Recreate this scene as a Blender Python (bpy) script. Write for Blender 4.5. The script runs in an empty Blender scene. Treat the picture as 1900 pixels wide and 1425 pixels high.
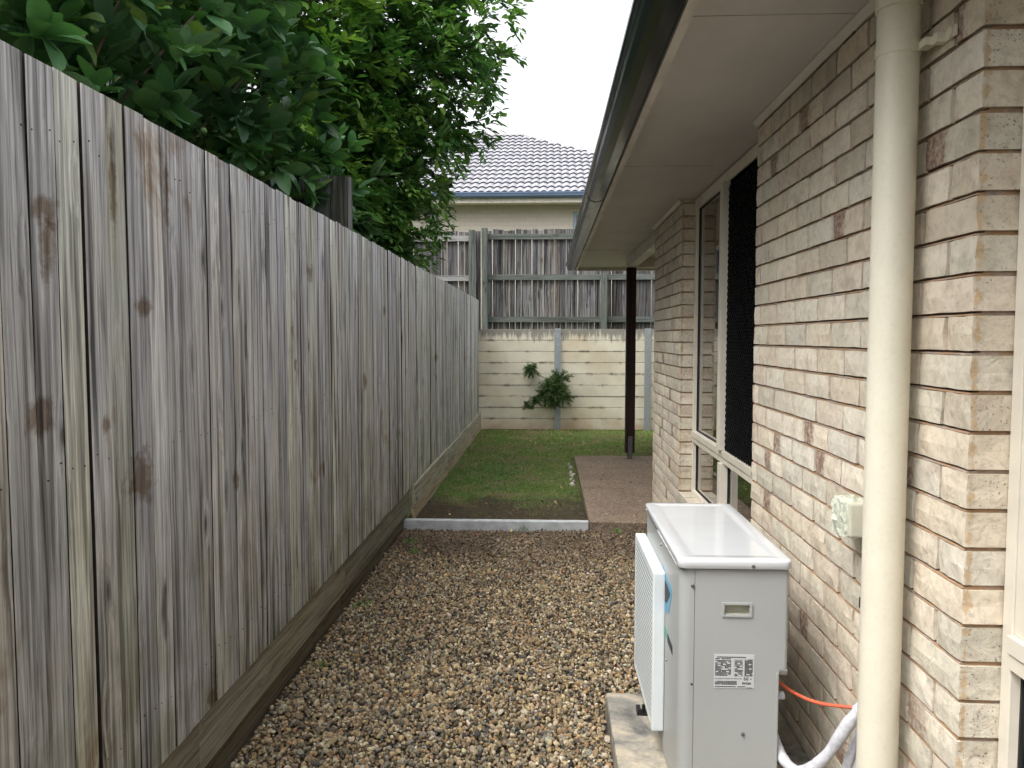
import bpy, bmesh, math, random
import numpy as np
from mathutils import Vector, Matrix, Euler, noise as mnoise
R = random.Random(7)
NP = np.random.default_rng(7)
S = bpy.context.scene
COL = S.collection
EYE = 1.52                                   # camera height above the gravel

# ------------------------------------------------------------------ camera
cam = bpy.data.cameras.new('camera'); co = bpy.data.objects.new('camera', cam); COL.objects.link(co)
cam.sensor_width = 36; cam.lens = 36 * 1427 / 1900; cam.clip_start = .05; cam.clip_end = 2000
co.location = (0, 0, EYE); co.rotation_euler = (math.radians(90 - 3.465), 0, math.radians(2.608))
S.camera = co
# ------------------------------------------------------------------ sky and sun (overcast)
SUN_EL, SUN_AZ = math.radians(58), math.radians(232)      # azimuth clockwise from +Y
W = bpy.data.worlds.new('World'); S.world = W; W.use_nodes = True
wn = W.node_tree.nodes; wl = W.node_tree.links; wn.clear()
sky = wn.new('ShaderNodeTexSky'); sky.sky_type = 'NISHITA'; sky.sun_disc = False
sky.sun_elevation = SUN_EL; sky.sun_rotation = SUN_AZ
sky.air_density = 1.0; sky.dust_density = 6.0; sky.ozone_density = 1.0
hs = wn.new('ShaderNodeHueSaturation'); hs.inputs['Saturation'].default_value = .16
bg = wn.new('ShaderNodeBackground'); bg.inputs['Strength'].default_value = .15
wo = wn.new('ShaderNodeOutputWorld')
wl.new(sky.outputs[0], hs.inputs['Color']); wl.new(hs.outputs[0], bg.inputs[0]); wl.new(bg.outputs[0], wo.inputs[0])
sun = bpy.data.lights.new('sun', 'SUN'); sun.energy = .5; sun.angle = math.radians(60); sun.color = (1, .985, .96)
so = bpy.data.objects.new('sun', sun); COL.objects.link(so)
sd = Vector((math.sin(SUN_AZ) * math.cos(SUN_EL), math.cos(SUN_AZ) * math.cos(SUN_EL), math.sin(SUN_EL)))
so.rotation_euler = sd.to_track_quat('Z', 'Y').to_euler()
S.view_settings.view_transform = 'Standard'; S.view_settings.look = 'None'
S.view_settings.gamma = 1; S.view_settings.use_curve_mapping = False
S.view_settings.exposure = 1.7
S.cycles.use_denoising = True
S.cycles.max_bounces = 8; S.cycles.diffuse_bounces = 4; S.cycles.glossy_bounces = 3; S.cycles.transparent_max_bounces = 12

# ------------------------------------------------------------------ helpers
class MB:
    """collects faces of several materials; build() links them as one mesh object"""
    def __init__(s): s.v = []; s.f = []; s.m = []; s.sm = []
    def add(s, vs, fs, mi=0, smooth=False):
        b = len(s.v); s.v += [tuple(v) for v in vs]
        for f in fs: s.f.append(tuple(b + i for i in f)); s.m.append(mi); s.sm.append(smooth)
        return s
    def box(s, x0, x1, y0, y1, z0, z1, mi=0, bev=0.0):
        if bev <= 0:
            vs = [(x, y, z) for z in (z0, z1) for y in (y0, y1) for x in (x0, x1)]
            return s.add(vs, [(0, 2, 3, 1), (4, 5, 7, 6), (0, 1, 5, 4), (2, 6, 7, 3), (0, 4, 6, 2), (1, 3, 7, 5)], mi)
        bm = bmesh.new(); bmesh.ops.create_cube(bm, size=1)
        for v in bm.verts: v.co = Vector(((x0 + x1) / 2 + v.co.x * (x1 - x0), (y0 + y1) / 2 + v.co.y * (y1 - y0), (z0 + z1) / 2 + v.co.z * (z1 - z0)))
        bmesh.ops.bevel(bm, geom=bm.edges[:], offset=bev, segments=2, profile=.6, affect='EDGES')
        bm.verts.index_update()
        s.add([v.co[:] for v in bm.verts], [[v.index for v in f.verts] for f in bm.faces], mi, False); bm.free(); return s
    def prism(s, prof, axis, a0, a1, mi=0, smooth=False, cap=True, closed=True):
        """prof: list of 2D points; axis 'y' -> (x,z) extruded in y; 'x' -> (y,z); 'z' -> (x,y)"""
        n = len(prof)
        def P(p, a): return (p[0], a, p[1]) if axis == 'y' else ((a, p[0], p[1]) if axis == 'x' else (p[0], p[1], a))
        vs = [P(p, a0) for p in prof] + [P(p, a1) for p in prof]
        fs = [(i, (i + 1) % n, n + (i + 1) % n, n + i) for i in range(n if closed else n - 1)]
        s.add(vs, fs, mi, smooth)
        if cap and closed: s.add(vs, [tuple(range(n))[::-1], tuple(range(n, 2 * n))], mi)
        return s
    def tube(s, pts, rad, seg=12, mi=0, cap=True, smooth=True):
        pts = [Vector(p) for p in pts]; rad = rad if isinstance(rad, (list, tuple)) else [rad] * len(pts)
        rings = []; up = None
        for i, p in enumerate(pts):
            t = (pts[min(i + 1, len(pts) - 1)] - pts[max(i - 1, 0)]).normalized()
            if up is None: up = t.orthogonal().normalized()
            up = (up - t * up.dot(t)).normalized(); w = t.cross(up)
            rings.append([p + (up * math.cos(2 * math.pi * k / seg) + w * math.sin(2 * math.pi * k / seg)) * rad[i] for k in range(seg)])
        vs = [v for r in rings for v in r]
        fs = [(i * seg + k, i * seg + (k + 1) % seg, (i + 1) * seg + (k + 1) % seg, (i + 1) * seg + k) for i in range(len(pts) - 1) for k in range(seg)]
        s.add(vs, fs, mi, smooth)
        if cap: s.add(rings[0], [tuple(range(seg))[::-1]], mi); s.add(rings[-1], [tuple(range(seg))], mi)
        return s
    def mesh(s, name, mats):
        me = bpy.data.meshes.new(name); me.from_pydata(s.v, [], s.f)
        for m in (mats if isinstance(mats, (list, tuple)) else [mats]): me.materials.append(m)
        me.polygons.foreach_set('material_index', s.m); me.polygons.foreach_set('use_smooth', s.sm)
        bm = bmesh.new(); bm.from_mesh(me); bmesh.ops.recalc_face_normals(bm, faces=bm.faces[:]); bm.to_mesh(me); bm.free()
        me.update(); return me
    def build(s, name, mats, parent=None, **kw): return link(name, s.mesh(name, mats), parent, **kw)

def link(name, me, parent=None, loc=None, rot=None, color=None, scale=None):
    o = bpy.data.objects.new(name, me); COL.objects.link(o)
    if parent: o.parent = parent
    if loc is not None: o.location = loc
    if rot is not None: o.rotation_euler = rot
    if scale is not None: o.scale = scale
    if color is not None: o.color = (*color[:3], 1)
    return o
def tag(o, label=None, cat=None, group=None, kind=None):
    if label: o['label'] = label
    if cat: o['category'] = cat
    if group: o['group'] = group
    if kind: o['kind'] = kind
    return o
def thing(name, label, cat, loc=(0, 0, 0), group=None):
    o = bpy.data.objects.new(name, None); COL.objects.link(o); o.location = loc; o.empty_display_size = .1
    return tag(o, label, cat, group)
def npmesh(name, V, F, mat, colors=None, smooth=False):
    """V (n,3), F (m,k) equal-sided faces, colors (n,3) per vertex"""
    me = bpy.data.meshes.new(name); n, (m, k) = len(V), F.shape
    me.vertices.add(n); me.vertices.foreach_set('co', np.asarray(V, np.float32).ravel())
    me.loops.add(m * k); me.loops.foreach_set('vertex_index', F.astype(np.int32).ravel())
    me.polygons.add(m); me.polygons.foreach_set('loop_start', np.arange(0, m * k, k, dtype=np.int32))
    me.polygons.foreach_set('use_smooth', np.full(m, smooth))
    if colors is not None:
        a = me.color_attributes.new('Col', 'FLOAT_COLOR', 'POINT')
        a.data.foreach_set('color', np.hstack([colors, np.ones((n, 1))]).astype(np.float32).ravel())
    me.update(calc_edges=True); me.materials.append(mat); return me

# ------------------------------------------------------------------ material kit
class NT:
    def __init__(s, name, rough=.8, spec=.3):
        s.mat = bpy.data.materials.new(name); s.mat.use_nodes = True; s.t = s.mat.node_tree
        s.b = s.t.nodes['Principled BSDF']; s.b.inputs['Roughness'].default_value = rough
        s.b.inputs['Specular IOR Level'].default_value = spec; s.out = s.t.nodes['Material Output']
    def n(s, ty, **kw):
        nd = s.t.nodes.new('ShaderNode' + ty)
        for k, v in kw.items():
            if k.startswith('_'): setattr(nd, k[1:], v); continue
            key = {'i0': 0, 'i1': 1, 'i2': 2}.get(k, k.replace('__', ' '))
            s.set(nd.inputs[key], v)
        return nd
    def set(s, inp, v):
        if isinstance(v, bpy.types.NodeSocket): s.t.links.new(v, inp)
        elif isinstance(v, (tuple, list)) and inp.type == 'RGBA' and len(v) == 3: inp.default_value = (*v, 1)
        else: inp.default_value = v
    def math(s, op, a, b=0.0, clamp=False):
        nd = s.n('Math', _operation=op, i0=a, i1=b); nd.use_clamp = clamp; return nd.outputs[0]
    def noise(s, vec, scale, detail=4, rough=.55, dist=0.0):
        return s.n('TexNoise', Vector=vec, Scale=scale, Detail=detail, Roughness=rough, Distortion=dist).outputs['Fac']
    def vor(s, vec, scale, feature='F1', out='Distance'):
        nd = s.t.nodes.new('ShaderNodeTexVoronoi'); nd.feature = feature; s.set(nd.inputs['Vector'], vec); nd.inputs['Scale'].default_value = scale
        return nd.outputs[out]
    def ramp(s, fac, stops, interp='LINEAR'):
        nd = s.t.nodes.new('ShaderNodeValToRGB'); cr = nd.color_ramp; cr.interpolation = interp; s.set(nd.inputs[0], fac)
        while len(cr.elements) < len(stops): cr.elements.new(.5)
        for e, (p, c) in zip(cr.elements, stops): e.position = p; e.color = (*c, 1) if isinstance(c, (tuple, list)) else (c, c, c, 1)
        return nd.outputs[0]
    def mix(s, fac, a, b, mode='MIX'):
        nd = s.t.nodes.new('ShaderNodeMix'); nd.data_type = 'RGBA'; nd.blend_type = mode
        s.set(nd.inputs[0], fac); s.set(nd.inputs[6], a); s.set(nd.inputs[7], b); return nd.outputs[2]
    def scale(s, vec, v): return s.n('Mapping', Vector=vec, Scale=v).outputs[0]
    def obj(s): return s.n('TexCoord').outputs['Object']
    def pos(s): return s.n('NewGeometry').outputs['Position']
    def rnd(s): return s.n('ObjectInfo').outputs['Random']
    def ocol(s): return s.n('ObjectInfo').outputs['Color']
    def rvec(s, base, k=13.0):
        """object coordinates shifted by a random amount per object"""
        r = s.rnd(); c = s.n('CombineXYZ', X=s.math('MULTIPLY', r, k), Y=s.math('MULTIPLY', r, k * 3.1), Z=s.math('MULTIPLY', r, k * 7.7)).outputs[0]
        return s.n('VectorMath', _operation='ADD', i0=base, i1=c).outputs[0]
    def attr(s, name='Col'): return s.n('Attribute', _attribute_name=name).outputs['Color']
    def sep(s, v, a): return s.n('SeparateXYZ', Vector=v).outputs[a]
    def bump(s, h, strength=.3, dist=.005):
        s.set(s.b.inputs['Normal'], s.n('Bump', Strength=strength, Distance=dist, Height=h).outputs[0])
    def base(s, c): s.set(s.b.inputs['Base Color'], c)
    def mul(s, a, b, f=1.0): return s.mix(f, a, b, 'MULTIPLY')

def plain(name, col, rough=.6, spec=.3, var=.12, sc=20, metal=0.0, bump=0.0):
    t = NT(name, rough, spec); nz = t.noise(t.obj(), sc, 5)
    lo = tuple(c * (1 - var) for c in col); hi = tuple(min(1, c * (1 + var)) for c in col)
    t.base(t.ramp(nz, [(.3, lo), (.7, hi)])); t.b.inputs['Metallic'].default_value = metal
    if bump: t.bump(nz, bump, .004)
    return t.mat

# --- weathered fence timber (grain runs along local Z unless axis given)
def timber(name, dark, mid, light, tan, axis='z', stain=True, wet=.0, rough=.85, knots=1.0):
    t = NT(name, rough, .2); o = t.rvec(t.obj(), 9.0)
    g = {'z': (1, 1, .03), 'y': (1, .03, 1), 'x': (.03, 1, 1)}[axis]
    k = {'z': (1, 1, .36), 'y': (1, .36, 1), 'x': (.36, 1, 1)}[axis]
    # knots bend the grain around them
    kd = t.vor(t.scale(o, k), 8.5)
    near = t.math('SUBTRACT', 1.0, t.math('MULTIPLY', kd, 3.0), True)
    warp = t.n('CombineXYZ', X=t.math('MULTIPLY', near, .012), Y=t.math('MULTIPLY', near, .012), Z=t.math('MULTIPLY', near, .02)).outputs[0]
    ow = t.n('VectorMath', _operation='ADD', i0=o, i1=warp).outputs[0]
    broad = t.noise(t.scale(ow, g), 26, 3, .6, .3)
    fine = t.noise(t.scale(ow, g), 120, 6, .75)
    fib = t.noise(t.scale(ow, tuple(c if c == 1 else .012 for c in g)), 420, 3, .7)
    big = t.noise(t.scale(o, tuple(c if c == 1 else .3 for c in g)), 4.0, 3, .6)
    c = t.ramp(broad, [(.33, dark), (.43, mid), (.53, light), (.62, mid), (.72, dark)])
    c = t.mix(t.ramp(big, [(.46, 0.0), (.66, .6)]), c, t.mul(c, tan, 1.0))
    c = t.mul(c, t.ramp(fine, [(.30, .32), (.44, .88), (.60, 1.12), (.75, .7)]))
    c = t.mul(c, t.ramp(fib, [(.35, .72), (.6, 1.08)]))
    kc = t.ramp(kd, [(.0, .20), (.055, .28), (.09, .6), (.16, .9), (.26, 1.0)])
    sel = t.ramp(t.noise(t.scale(o, k), 3.2, 1), [(.43, 0.0), (.49, knots)])
    c = t.mul(c, kc, sel)
    p = t.pos()
    if stain:
        # tannin and mould blotches of the fence as a whole, in world space
        b1 = t.noise(t.scale(p, (1, 1.0, .8)), 2.6, 5, .65, .5)
        c = t.mul(c, t.ramp(b1, [(.60, (1, 1, 1)), (.67, (.62, .48, .36)), (.72, (.45, .33, .24))]), .75)
        lowz = t.math('SUBTRACT', 1.5, t.sep(p, 2)); b2 = t.noise(p, 5.5, 4)
        mm = t.ramp(t.math('MULTIPLY', t.math('ADD', b2, -.18), lowz), [(.06, 0.0), (.50, .8)])
        c = t.mix(mm, c, t.mul(c, (.52, .52, .40)))
        for (y, z, sy, sz) in STAINS:
            d = t.n('VectorMath', _operation='LENGTH', i0=t.n('CombineXYZ', X=0.0, Y=t.math('DIVIDE', t.math('SUBTRACT', t.sep(p, 1), y), sy),
                    Z=t.math('DIVIDE', t.math('SUBTRACT', t.sep(p, 2), z), sz)).outputs[0]).outputs['Value']
            d = t.math('ADD', d, t.math('MULTIPLY', t.math('SUBTRACT', t.noise(p, 19, 4, .65), .5), 2.2))
            c = t.mix(t.ramp(d, [(.45, .85), (1.0, 0.0)]), c, t.mul(c, (.42, .31, .22)))
    c = t.mul(c, t.ocol())
    t.base(c)
    h = t.math('ADD', t.math('MULTIPLY', fine, .7), t.math('MULTIPLY', fib, .5))
    h = t.math('ADD', h, t.math('MULTIPLY', kc, .3))
    t.bump(h, .55, .003)
    return t.mat
STAINS = [(1.66, 1.72, .035, .09), (2.02, 1.14, .085, .085), (1.62, 1.35, .06, .055), (2.05, 1.605, .06, .03),
          (3.55, 1.82, .05, .05), (2.44, .27, .05, .14), (1.66, 1.80, .06, .04), (7.6, 1.32, .12, .06), (3.3, 1.55, .03, .05), (3.34, 1.40, .025, .04), (1.86, 1.30, .03, .03), (4.6, 1.25, .07, .06), (2.65, 1.02, .03, .05), (5.2, 1.7, .05, .05), (2.2, 1.93, .02, .13), (1.93, 1.9, .02, .16)]
M = {}
M['paling'] = timber('fence_timber', (.13, .128, .13), (.43, .427, .43), (.80, .80, .805), (.97, .90, .78))
M['plinth'] = timber('plinth_timber', (.14, .135, .105), (.225, .215, .17), (.30, .29, .235), (.95, .86, .70), axis='y', stain=False)
M['rear_paling'] = timber('added_paling_timber', (.03, .029, .03), (.085, .083, .085), (.20, .20, .203), (.9, .82, .74), stain=False)
M['grey_rail'] = timber('weathered_rail', (.12, .12, .12), (.22, .22, .22), (.34, .34, .34), (.9, .85, .8), axis='x', stain=False)
M['edge'] = plain('shaded_board_edge', (.035, .028, .024), .95, .05, .3, 60)  # board sides coloured near black to put shade into the gaps
M['green_rail'] = timber('treated_rail', (.06, .068, .062), (.095, .107, .098), (.14, .153, .142), (.9, .95, .85), axis='x', stain=False)
M['green_post'] = timber('treated_post', (.06, .068, .062), (.095, .107, .098), (.14, .153, .142), (.9, .95, .85), axis='z', stain=False)

# --- bricks: cream, tumbled, speckled
def brick_mat(name, corner=False):
    t = NT(name, .8, .25); o = t.obj(); r = t.rvec(o, 11.0)
    a = t.noise(r, 9, 3, .6); b = t.noise(r, 45, 5, .6, .4); sp = t.noise(r, 240, 2, .6); m = t.noise(r, 7, 2)
    c = t.ramp(a, [(.30, (.49, .445, .365)), (.43, (.615, .56, .465)), (.57, (.655, .61, .515)), (.70, (.56, .49, .40))])
    c = t.mul(c, t.ramp(b, [(.3, .80), (.5, 1.0), (.72, 1.06)]))
    c = t.mul(c, t.ocol())
    spots = t.math('MULTIPLY', t.ramp(sp, [(.66, 0.0), (.72, 1.0)]), t.ramp(m, [(.45, .0), (.62, 1.0)]))
    c = t.mix(spots, c, (.10, .075, .06))
    # iron burn on a few bricks: a band across one end
    burn = t.ramp(t.math('ADD', t.rnd(), 0.0), [(.93, 0.0), (.94, 1.0)], 'LINEAR')
    yb = t.math('ADD', t.sep(o, 1), t.math('MULTIPLY', t.math('SUBTRACT', b, .5), .10))
    band = t.ramp(yb, [(.01, 0.0), (.035, 1.0)])
    bm_ = t.math('MULTIPLY', t.math('MULTIPLY', burn, band), t.ramp(t.noise(r, 60, 4, .7), [(.35, .35), (.6, 1.0)]))
    c = t.mix(bm_, c, (.20, .115, .085))
    if corner:
        # worn arris showing the ochre body of the brick
        ex = t.math('MINIMUM', t.math('ADD', t.sep(o, 0), .0), 1.0)
        d = t.math('ADD', t.math('ABSOLUTE', t.math('SUBTRACT', ex, .011)), t.math('ADD', t.sep(o, 3) if False else 0.0, t.math('MULTIPLY', t.math('SUBTRACT', t.noise(r, 38, 3), .5), .05)))
        face = t.ramp(t.math('MULTIPLY', t.sep(t.n('NewGeometry').outputs['Normal'], 1), -1.0), [(.3, 0.0), (.6, 1.0)])
        c = t.mix(t.math('MULTIPLY', t.ramp(d, [(.002, .75), (.006, 0.0)]), face), c, (.50, .34, .18))
        c = t.mix(t.math('MULTIPLY', t.ramp(t.math('MULTIPLY', t.noise(r, 150, 3, .6), 1.0), [(.60, 0.0), (.67, .85)]), t.math('MULTIPLY', face, t.ramp(t.rnd(), [(.25, .25), (.8, 1.0)]))), c, (.13, .09, .065))
    t.base(c)
    rock = t.n('TexNoise', Vector=r, Scale=22.0, Detail=3.0, Roughness=.5, Distortion=1.2).outputs['Fac']
    crease = t.vor(t.n('VectorMath', _operation='ADD', i0=r, i1=t.n('TexNoise', Vector=r, Scale=14.0).outputs['Color']).outputs[0], 9)
    h = t.math('ADD', t.math('MULTIPLY', rock, 1.2), t.math('ADD', t.math('MULTIPLY', crease, .12), t.math('MULTIPLY', b, .2)))
    h = t.math('SUBTRACT', h, t.math('MULTIPLY', spots, .4))
    t.bump(h, .7, .005)
    return t.mat
M['brick'] = brick_mat('cream_brick'); M['corner_brick'] = brick_mat('worn_corner_brick', True)
t = NT('mortar', .95, .1); a = t.noise(t.pos(), 55, 5, .7); b = t.noise(t.pos(), 3, 3)
c = t.ramp(a, [(.3, (.24, .185, .145)), (.6, (.38, .30, .245)), (.8, (.47, .385, .32))])
c = t.mix(t.ramp(t.noise(t.pos(), 11, 3), [(.42, 0.0), (.54, .8)]), c, (.34, .205, .11)); t.base(c); t.bump(a, .6, .004); M['mortar'] = t.mat

# --- paint, metal, plastic
t = NT('soffit_paint', .6, .3); p = t.pos(); a = t.noise(p, 1.6, 4); b = t.noise(t.scale(p, (1, .4, 1)), 9, 5)
c = t.ramp(a, [(.3, (.46, .435, .40)), (.7, (.53, .50, .46))]); c = t.mul(c, t.ramp(b, [(.3, .95), (.7, 1.03)])); t.base(c); t.bump(b, .05, .003); M['soffit'] = t.mat
t = NT('charcoal_gutter', .28, .5); p = t.pos(); a = t.noise(t.scale(p, (1, .25, 1)), 14, 5, .65)
t.base(t.ramp(a, [(.3, (.010, .012, .014)), (.6, (.016, .019, .022)), (.8, (.03, .034, .038))])); t.set(t.b.inputs['Roughness'], t.ramp(a, [(.3, .16), (.7, .26)])); t.b.inputs['Specular IOR Level'].default_value = .45; M['gutter'] = t.mat
t = NT('fascia_paint', .5, .35); a = t.noise(t.scale(t.pos(), (1, .3, 1)), 12, 5, .6)
t.base(t.ramp(a, [(.25, (.40, .37, .32)), (.5, (.58, .54, .47)), (.8, (.62, .58, .52))])); M['fascia'] = t.mat
t = NT('cream_pipe_paint', .42, .4); p = t.obj(); a = t.noise(p, 6, 4); b = t.noise(p, 90, 4)
c = t.ramp(a, [(.3, (.63, .59, .475)), (.7, (.69, .65, .53))]); c = t.mul(c, t.ramp(b, [(.25, .93), (.5, 1.0)])); t.base(c); t.bump(b, .06, .002); M['pipe'] = t.mat
M['frame'] = plain('cream_window_frame', (.70, .65, .55), .35, .45, .05, 9)
M['seal'] = plain('black_window_seal', (.02, .02, .02), .6, .3)
M['screen'] = plain('black_security_mesh', (.006, .006, .007), .6, .12)
M['flymesh'] = plain('black_fly_mesh', (.003, .003, .0035), .9, .0)
M['room'] = plain('dim_room_wall', (.20, .19, .18), .9, .1)
M['curtain'] = plain('pale_curtain', (.5, .5, .48), .9, .1)
t = NT('window_glass', .02, .5)
fr = t.n('Fresnel', IOR=1.6).outputs[0]; tr = t.n('BsdfTransparent', Color=(.62, .66, .66)); gl = t.n('BsdfGlossy', Color=(1, 1, 1), Roughness=.015)
ms = t.n('MixShader'); t.set(ms.inputs[0], t.math('MULTIPLY', fr, 1.5, True)); t.t.links.new(tr.outputs[0], ms.inputs[1]); t.t.links.new(gl.outputs[0], ms.inputs[2]); t.t.links.new(ms.outputs[0], t.out.inputs[0]); M['glass'] = t.mat
t = NT('air_conditioner_shaded_paint', .32, .45); p = t.obj(); a = t.noise(p, 3.0, 4, .6); d = t.noise(t.scale(p, (1, 1, .7)), 5, 4, .5); zz = t.sep(p, 2)
c = t.ramp(a, [(.3, (.325, .335, .325)), (.7, (.35, .36, .35))])  # grey tone puts the shade on the white casing into its colour
gr = t.math('MULTIPLY', t.ramp(d, [(.48, 0.0), (.72, 1.0)]), t.ramp(zz, [(.05, .35), (.35, .03), (.85, .015)])); c = t.mix(gr, c, (.33, .31, .27)); t.base(c)
t.b.inputs['Roughness'].default_value = .36; t.bump(t.noise(p, 500, 2), .04, .001); M['ac'] = t.mat
t = NT('air_conditioner_lit_lid_paint', .22, .5); p = t.obj(); a = t.noise(p, 7, 4, .6); b = t.noise(t.scale(p, (1, .3, 1)), 22, 4, .7)
c = t.ramp(a, [(.3, (.53, .545, .56)), (.7, (.57, .585, .60))]); c = t.mix(t.ramp(b, [(.55, 0.0), (.75, .18)]), c, (.5, .46, .4)); t.base(c); t.set(t.b.inputs['Roughness'], t.ramp(b, [(.35, .10), (.7, .17)])); t.b.inputs['Coat Weight'].default_value = .6; t.b.inputs['Coat Roughness'].default_value = .06; M['lid'] = t.mat  # lid paler than the casing, its skylight put into the colour
M['grille'] = plain('white_grille_plastic', (.62, .66, .665), .4, .4, .04, 8)
M['dark'] = plain('dark_void', (.02, .02, .022), .8, .1)
M['screw'] = plain('screw_steel', (.18, .18, .18), .4, .5, .3, 300, .7)
M['ink'] = plain('label_ink', (.035, .038, .042), .5, .2)
M['inkgrey'] = plain('label_grey_ink', (.26, .27, .28), .5, .2)
M['sticker'] = plain('label_silver', (.50, .51, .51), .45, .3, .03)
M['blue'] = plain('emblem_blue', (.09, .30, .46), .4, .4, .03)
M['green'] = plain('sticker_green', (.05, .28, .20), .4, .4, .03)
M['recess'] = plain('handle_recess_plastic', (.42, .41, .33), .6, .3)
M['black_plastic'] = plain('black_foot_plastic', (.015, .015, .016), .4, .4)
M['orange'] = plain('orange_cable_sheath', (.62, .12, .06), .45, .4, .08)
t = NT('white_pipe_tape', .6, .3); a = t.noise(t.obj(), 60, 4, .6); t.base(t.ramp(a, [(.3, (.40, .40, .43)), (.6, (.55, .55, .585))])); t.bump(t.noise(t.obj(), 45, 3), .5, .004); M['lagging'] = t.mat
M['conduit'] = plain('grey_conduit', (.50, .52, .56), .4, .35, .05)
M['isolator'] = plain('cream_switch_plastic', (.52, .51, .41), .35, .4, .06, 30)
t = NT('crumpled_plastic_film', .25, .5); a = t.noise(t.obj(), 70, 3); t.base(t.ramp(a, [(.3, (.34, .36, .28)), (.6, (.60, .62, .51))])); t.bump(a, .9, .006); M['film'] = t.mat
M['post'] = timber('dark_painted_post', (.016, .010, .009), (.026, .015, .013), (.04, .024, .02), (1, .9, .85), stain=False, rough=.55)
M['galv'] = plain('galvanised_steel', (.36, .39, .42), .45, .4, .12, 25, .35)
# --- ground materials
t = NT('concrete_pad', .9, .2); p = t.pos(); a = t.noise(p, 4.5, 5, .6, .6); b = t.noise(p, 60, 5, .7); v = t.n('VectorMath', _operation='ADD', i0=p, i1=(0.06, -.02, 0)).outputs[0]
c = t.ramp(a, [(.36, (.11, .11, .10)), (.45, (.24, .225, .195)), (.56, (.40, .35, .27)), (.66, (.52, .42, .30))]); c = t.mul(c, t.ramp(b, [(.3, .8), (.6, 1.05)]))
c = t.mix(t.ramp(t.noise(p, 300, 2), [(.70, 0.0), (.74, .8)]), c, (.12, .09, .07)); t.base(c); t.bump(b, .35, .003); M['pad'] = t.mat
t = NT('exposed_aggregate', .9, .2); p = t.pos(); v = t.vor(p, 95, 'F1', 'Color'); d = t.vor(p, 95); a = t.noise(p, 2.2, 5, .65)
c = t.mix(.55, (.165, .13, .10), t.ramp(t.sep(v, 0), [(.0, (.08, .055, .04)), (.4, (.18, .125, .085)), (.8, (.30, .225, .16)), (1, (.42, .36, .29))]))
c = t.mul(c, t.ramp(a, [(.3, .72), (.7, 1.12)])); t.base(c); t.bump(d, -.6, .004); M['aggregate'] = t.mat
M['kerb'] = plain('kerb_concrete', (.44, .46, .47), .85, .2, .22, 14, 0, .3)
t = NT('lawn_soil', .97, .1); p = t.pos(); y = t.sep(p, 1); n1 = t.noise(p, 1.7, 5, .65); n2 = t.noise(p, 22, 5, .7)
soil = t.ramp(n2, [(.3, (.03, .024, .016)), (.6, (.07, .055, .036)), (.8, (.13, .10, .07))]); moss = t.mix(t.ramp(t.noise(p, 2.6, 4, .7), [(.46, 0.0), (.6, .8)]), t.ramp(n2, [(.3, (.04, .07, .015)), (.7, (.11, .165, .04))]), (.17, .135, .075))
k = t.math('ADD', n1, t.math('MULTIPLY', t.math('SUBTRACT', y, 6.9), .30)); c = t.mix(t.ramp(k, [(.40, 0.0), (.62, .85)]), soil, moss); t.base(c); t.bump(n2, .7, .01); M['soil'] = t.mat
t = NT('gravel_bed_soil', .97, .1); n2 = t.noise(t.pos(), 60, 4, .7); t.base(t.ramp(n2, [(.3, (.035, .028, .02)), (.7, (.12, .095, .07))])); t.bump(n2, .8, .01); M['bed'] = t.mat
t = NT('far_ground', .95, .1); n2 = t.noise(t.pos(), 3, 5, .7); t.base(t.ramp(n2, [(.3, (.05, .07, .025)), (.7, (.12, .12, .06))])); M['far'] = t.mat
def attr_mat(name, rough=.85, spec=.2, bump=0, sc=120, var=.2):
    t = NT(name, rough, spec); a = t.noise(t.pos(), sc, 4, .65); t.base(t.mul(t.attr(), t.ramp(a, [(.3, 1 - var), (.7, 1 + var)])))
    if bump: t.bump(a, bump, .003)
    return t.mat
M['stone'] = attr_mat('gravel_stone', .75, .3, .3, 160, .25)
def leaf_mat(name, attr):
    t = NT(name, .38, .45); a = t.noise(t.rvec(t.obj()) if not attr else t.pos(), 25, 3)
    c = t.attr() if attr else t.ocol(); c = t.mul(c, t.ramp(a, [(.3, .82), (.7, 1.15)])); t.base(c)
    tl = t.n('BsdfTranslucent', Color=t.mul(c, (1.5, 1.7, .7))); ms = t.n('MixShader', i0=.22)
    t.t.links.new(t.b.outputs[0], ms.inputs[1]); t.t.links.new(tl.outputs[0], ms.inputs[2]); t.t.links.new(ms.outputs[0], t.out.inputs[0]); return t.mat
M['leaf_obj'] = leaf_mat('leaf_surface', False); M['leaf_attr'] = leaf_mat('crown_leaf_surface', True); M['grass'] = attr_mat('grass_blade', .6, .25)
M['bark'] = plain('bark', (.13, .105, .08), .9, .15, .35, 18, 0, .6)
t = NT('concrete_sleeper', .9, .2); p = t.pos(); a = t.noise(t.rvec(t.obj(), 5), 2.2, 4, .6); s_ = t.noise(t.scale(p, (1, 1, .16)), 12, 5, .7); z = t.sep(p, 2)
c = t.ramp(a, [(.3, (.60, .555, .44)), (.55, (.71, .665, .54)), (.75, (.77, .73, .60))])
c = t.mix(t.ramp(t.noise(p, 1.1, 4), [(.5, 0.0), (.68, .5)]), c, (.58, .44, .27))
top = t.ramp(t.math('ADD', t.math('MULTIPLY', t.math('SUBTRACT', z, 1.38), 3.0), t.math('MULTIPLY', t.math('SUBTRACT', s_, .5), 2.2)), [(.30, 0.0), (.62, .85)]); c = t.mix(top, c, (.17, .165, .145))
ed = t.math('MULTIPLY', t.ramp(t.math('ABSOLUTE', t.sep(t.obj(), 2)), [(.06, 0.0), (.088, 1.0)]), t.ramp(t.noise(p, 4, 5, .7), [(.5, 0.0), (.62, .85)])); c = t.mix(ed, c, (.14, .125, .10))
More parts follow.
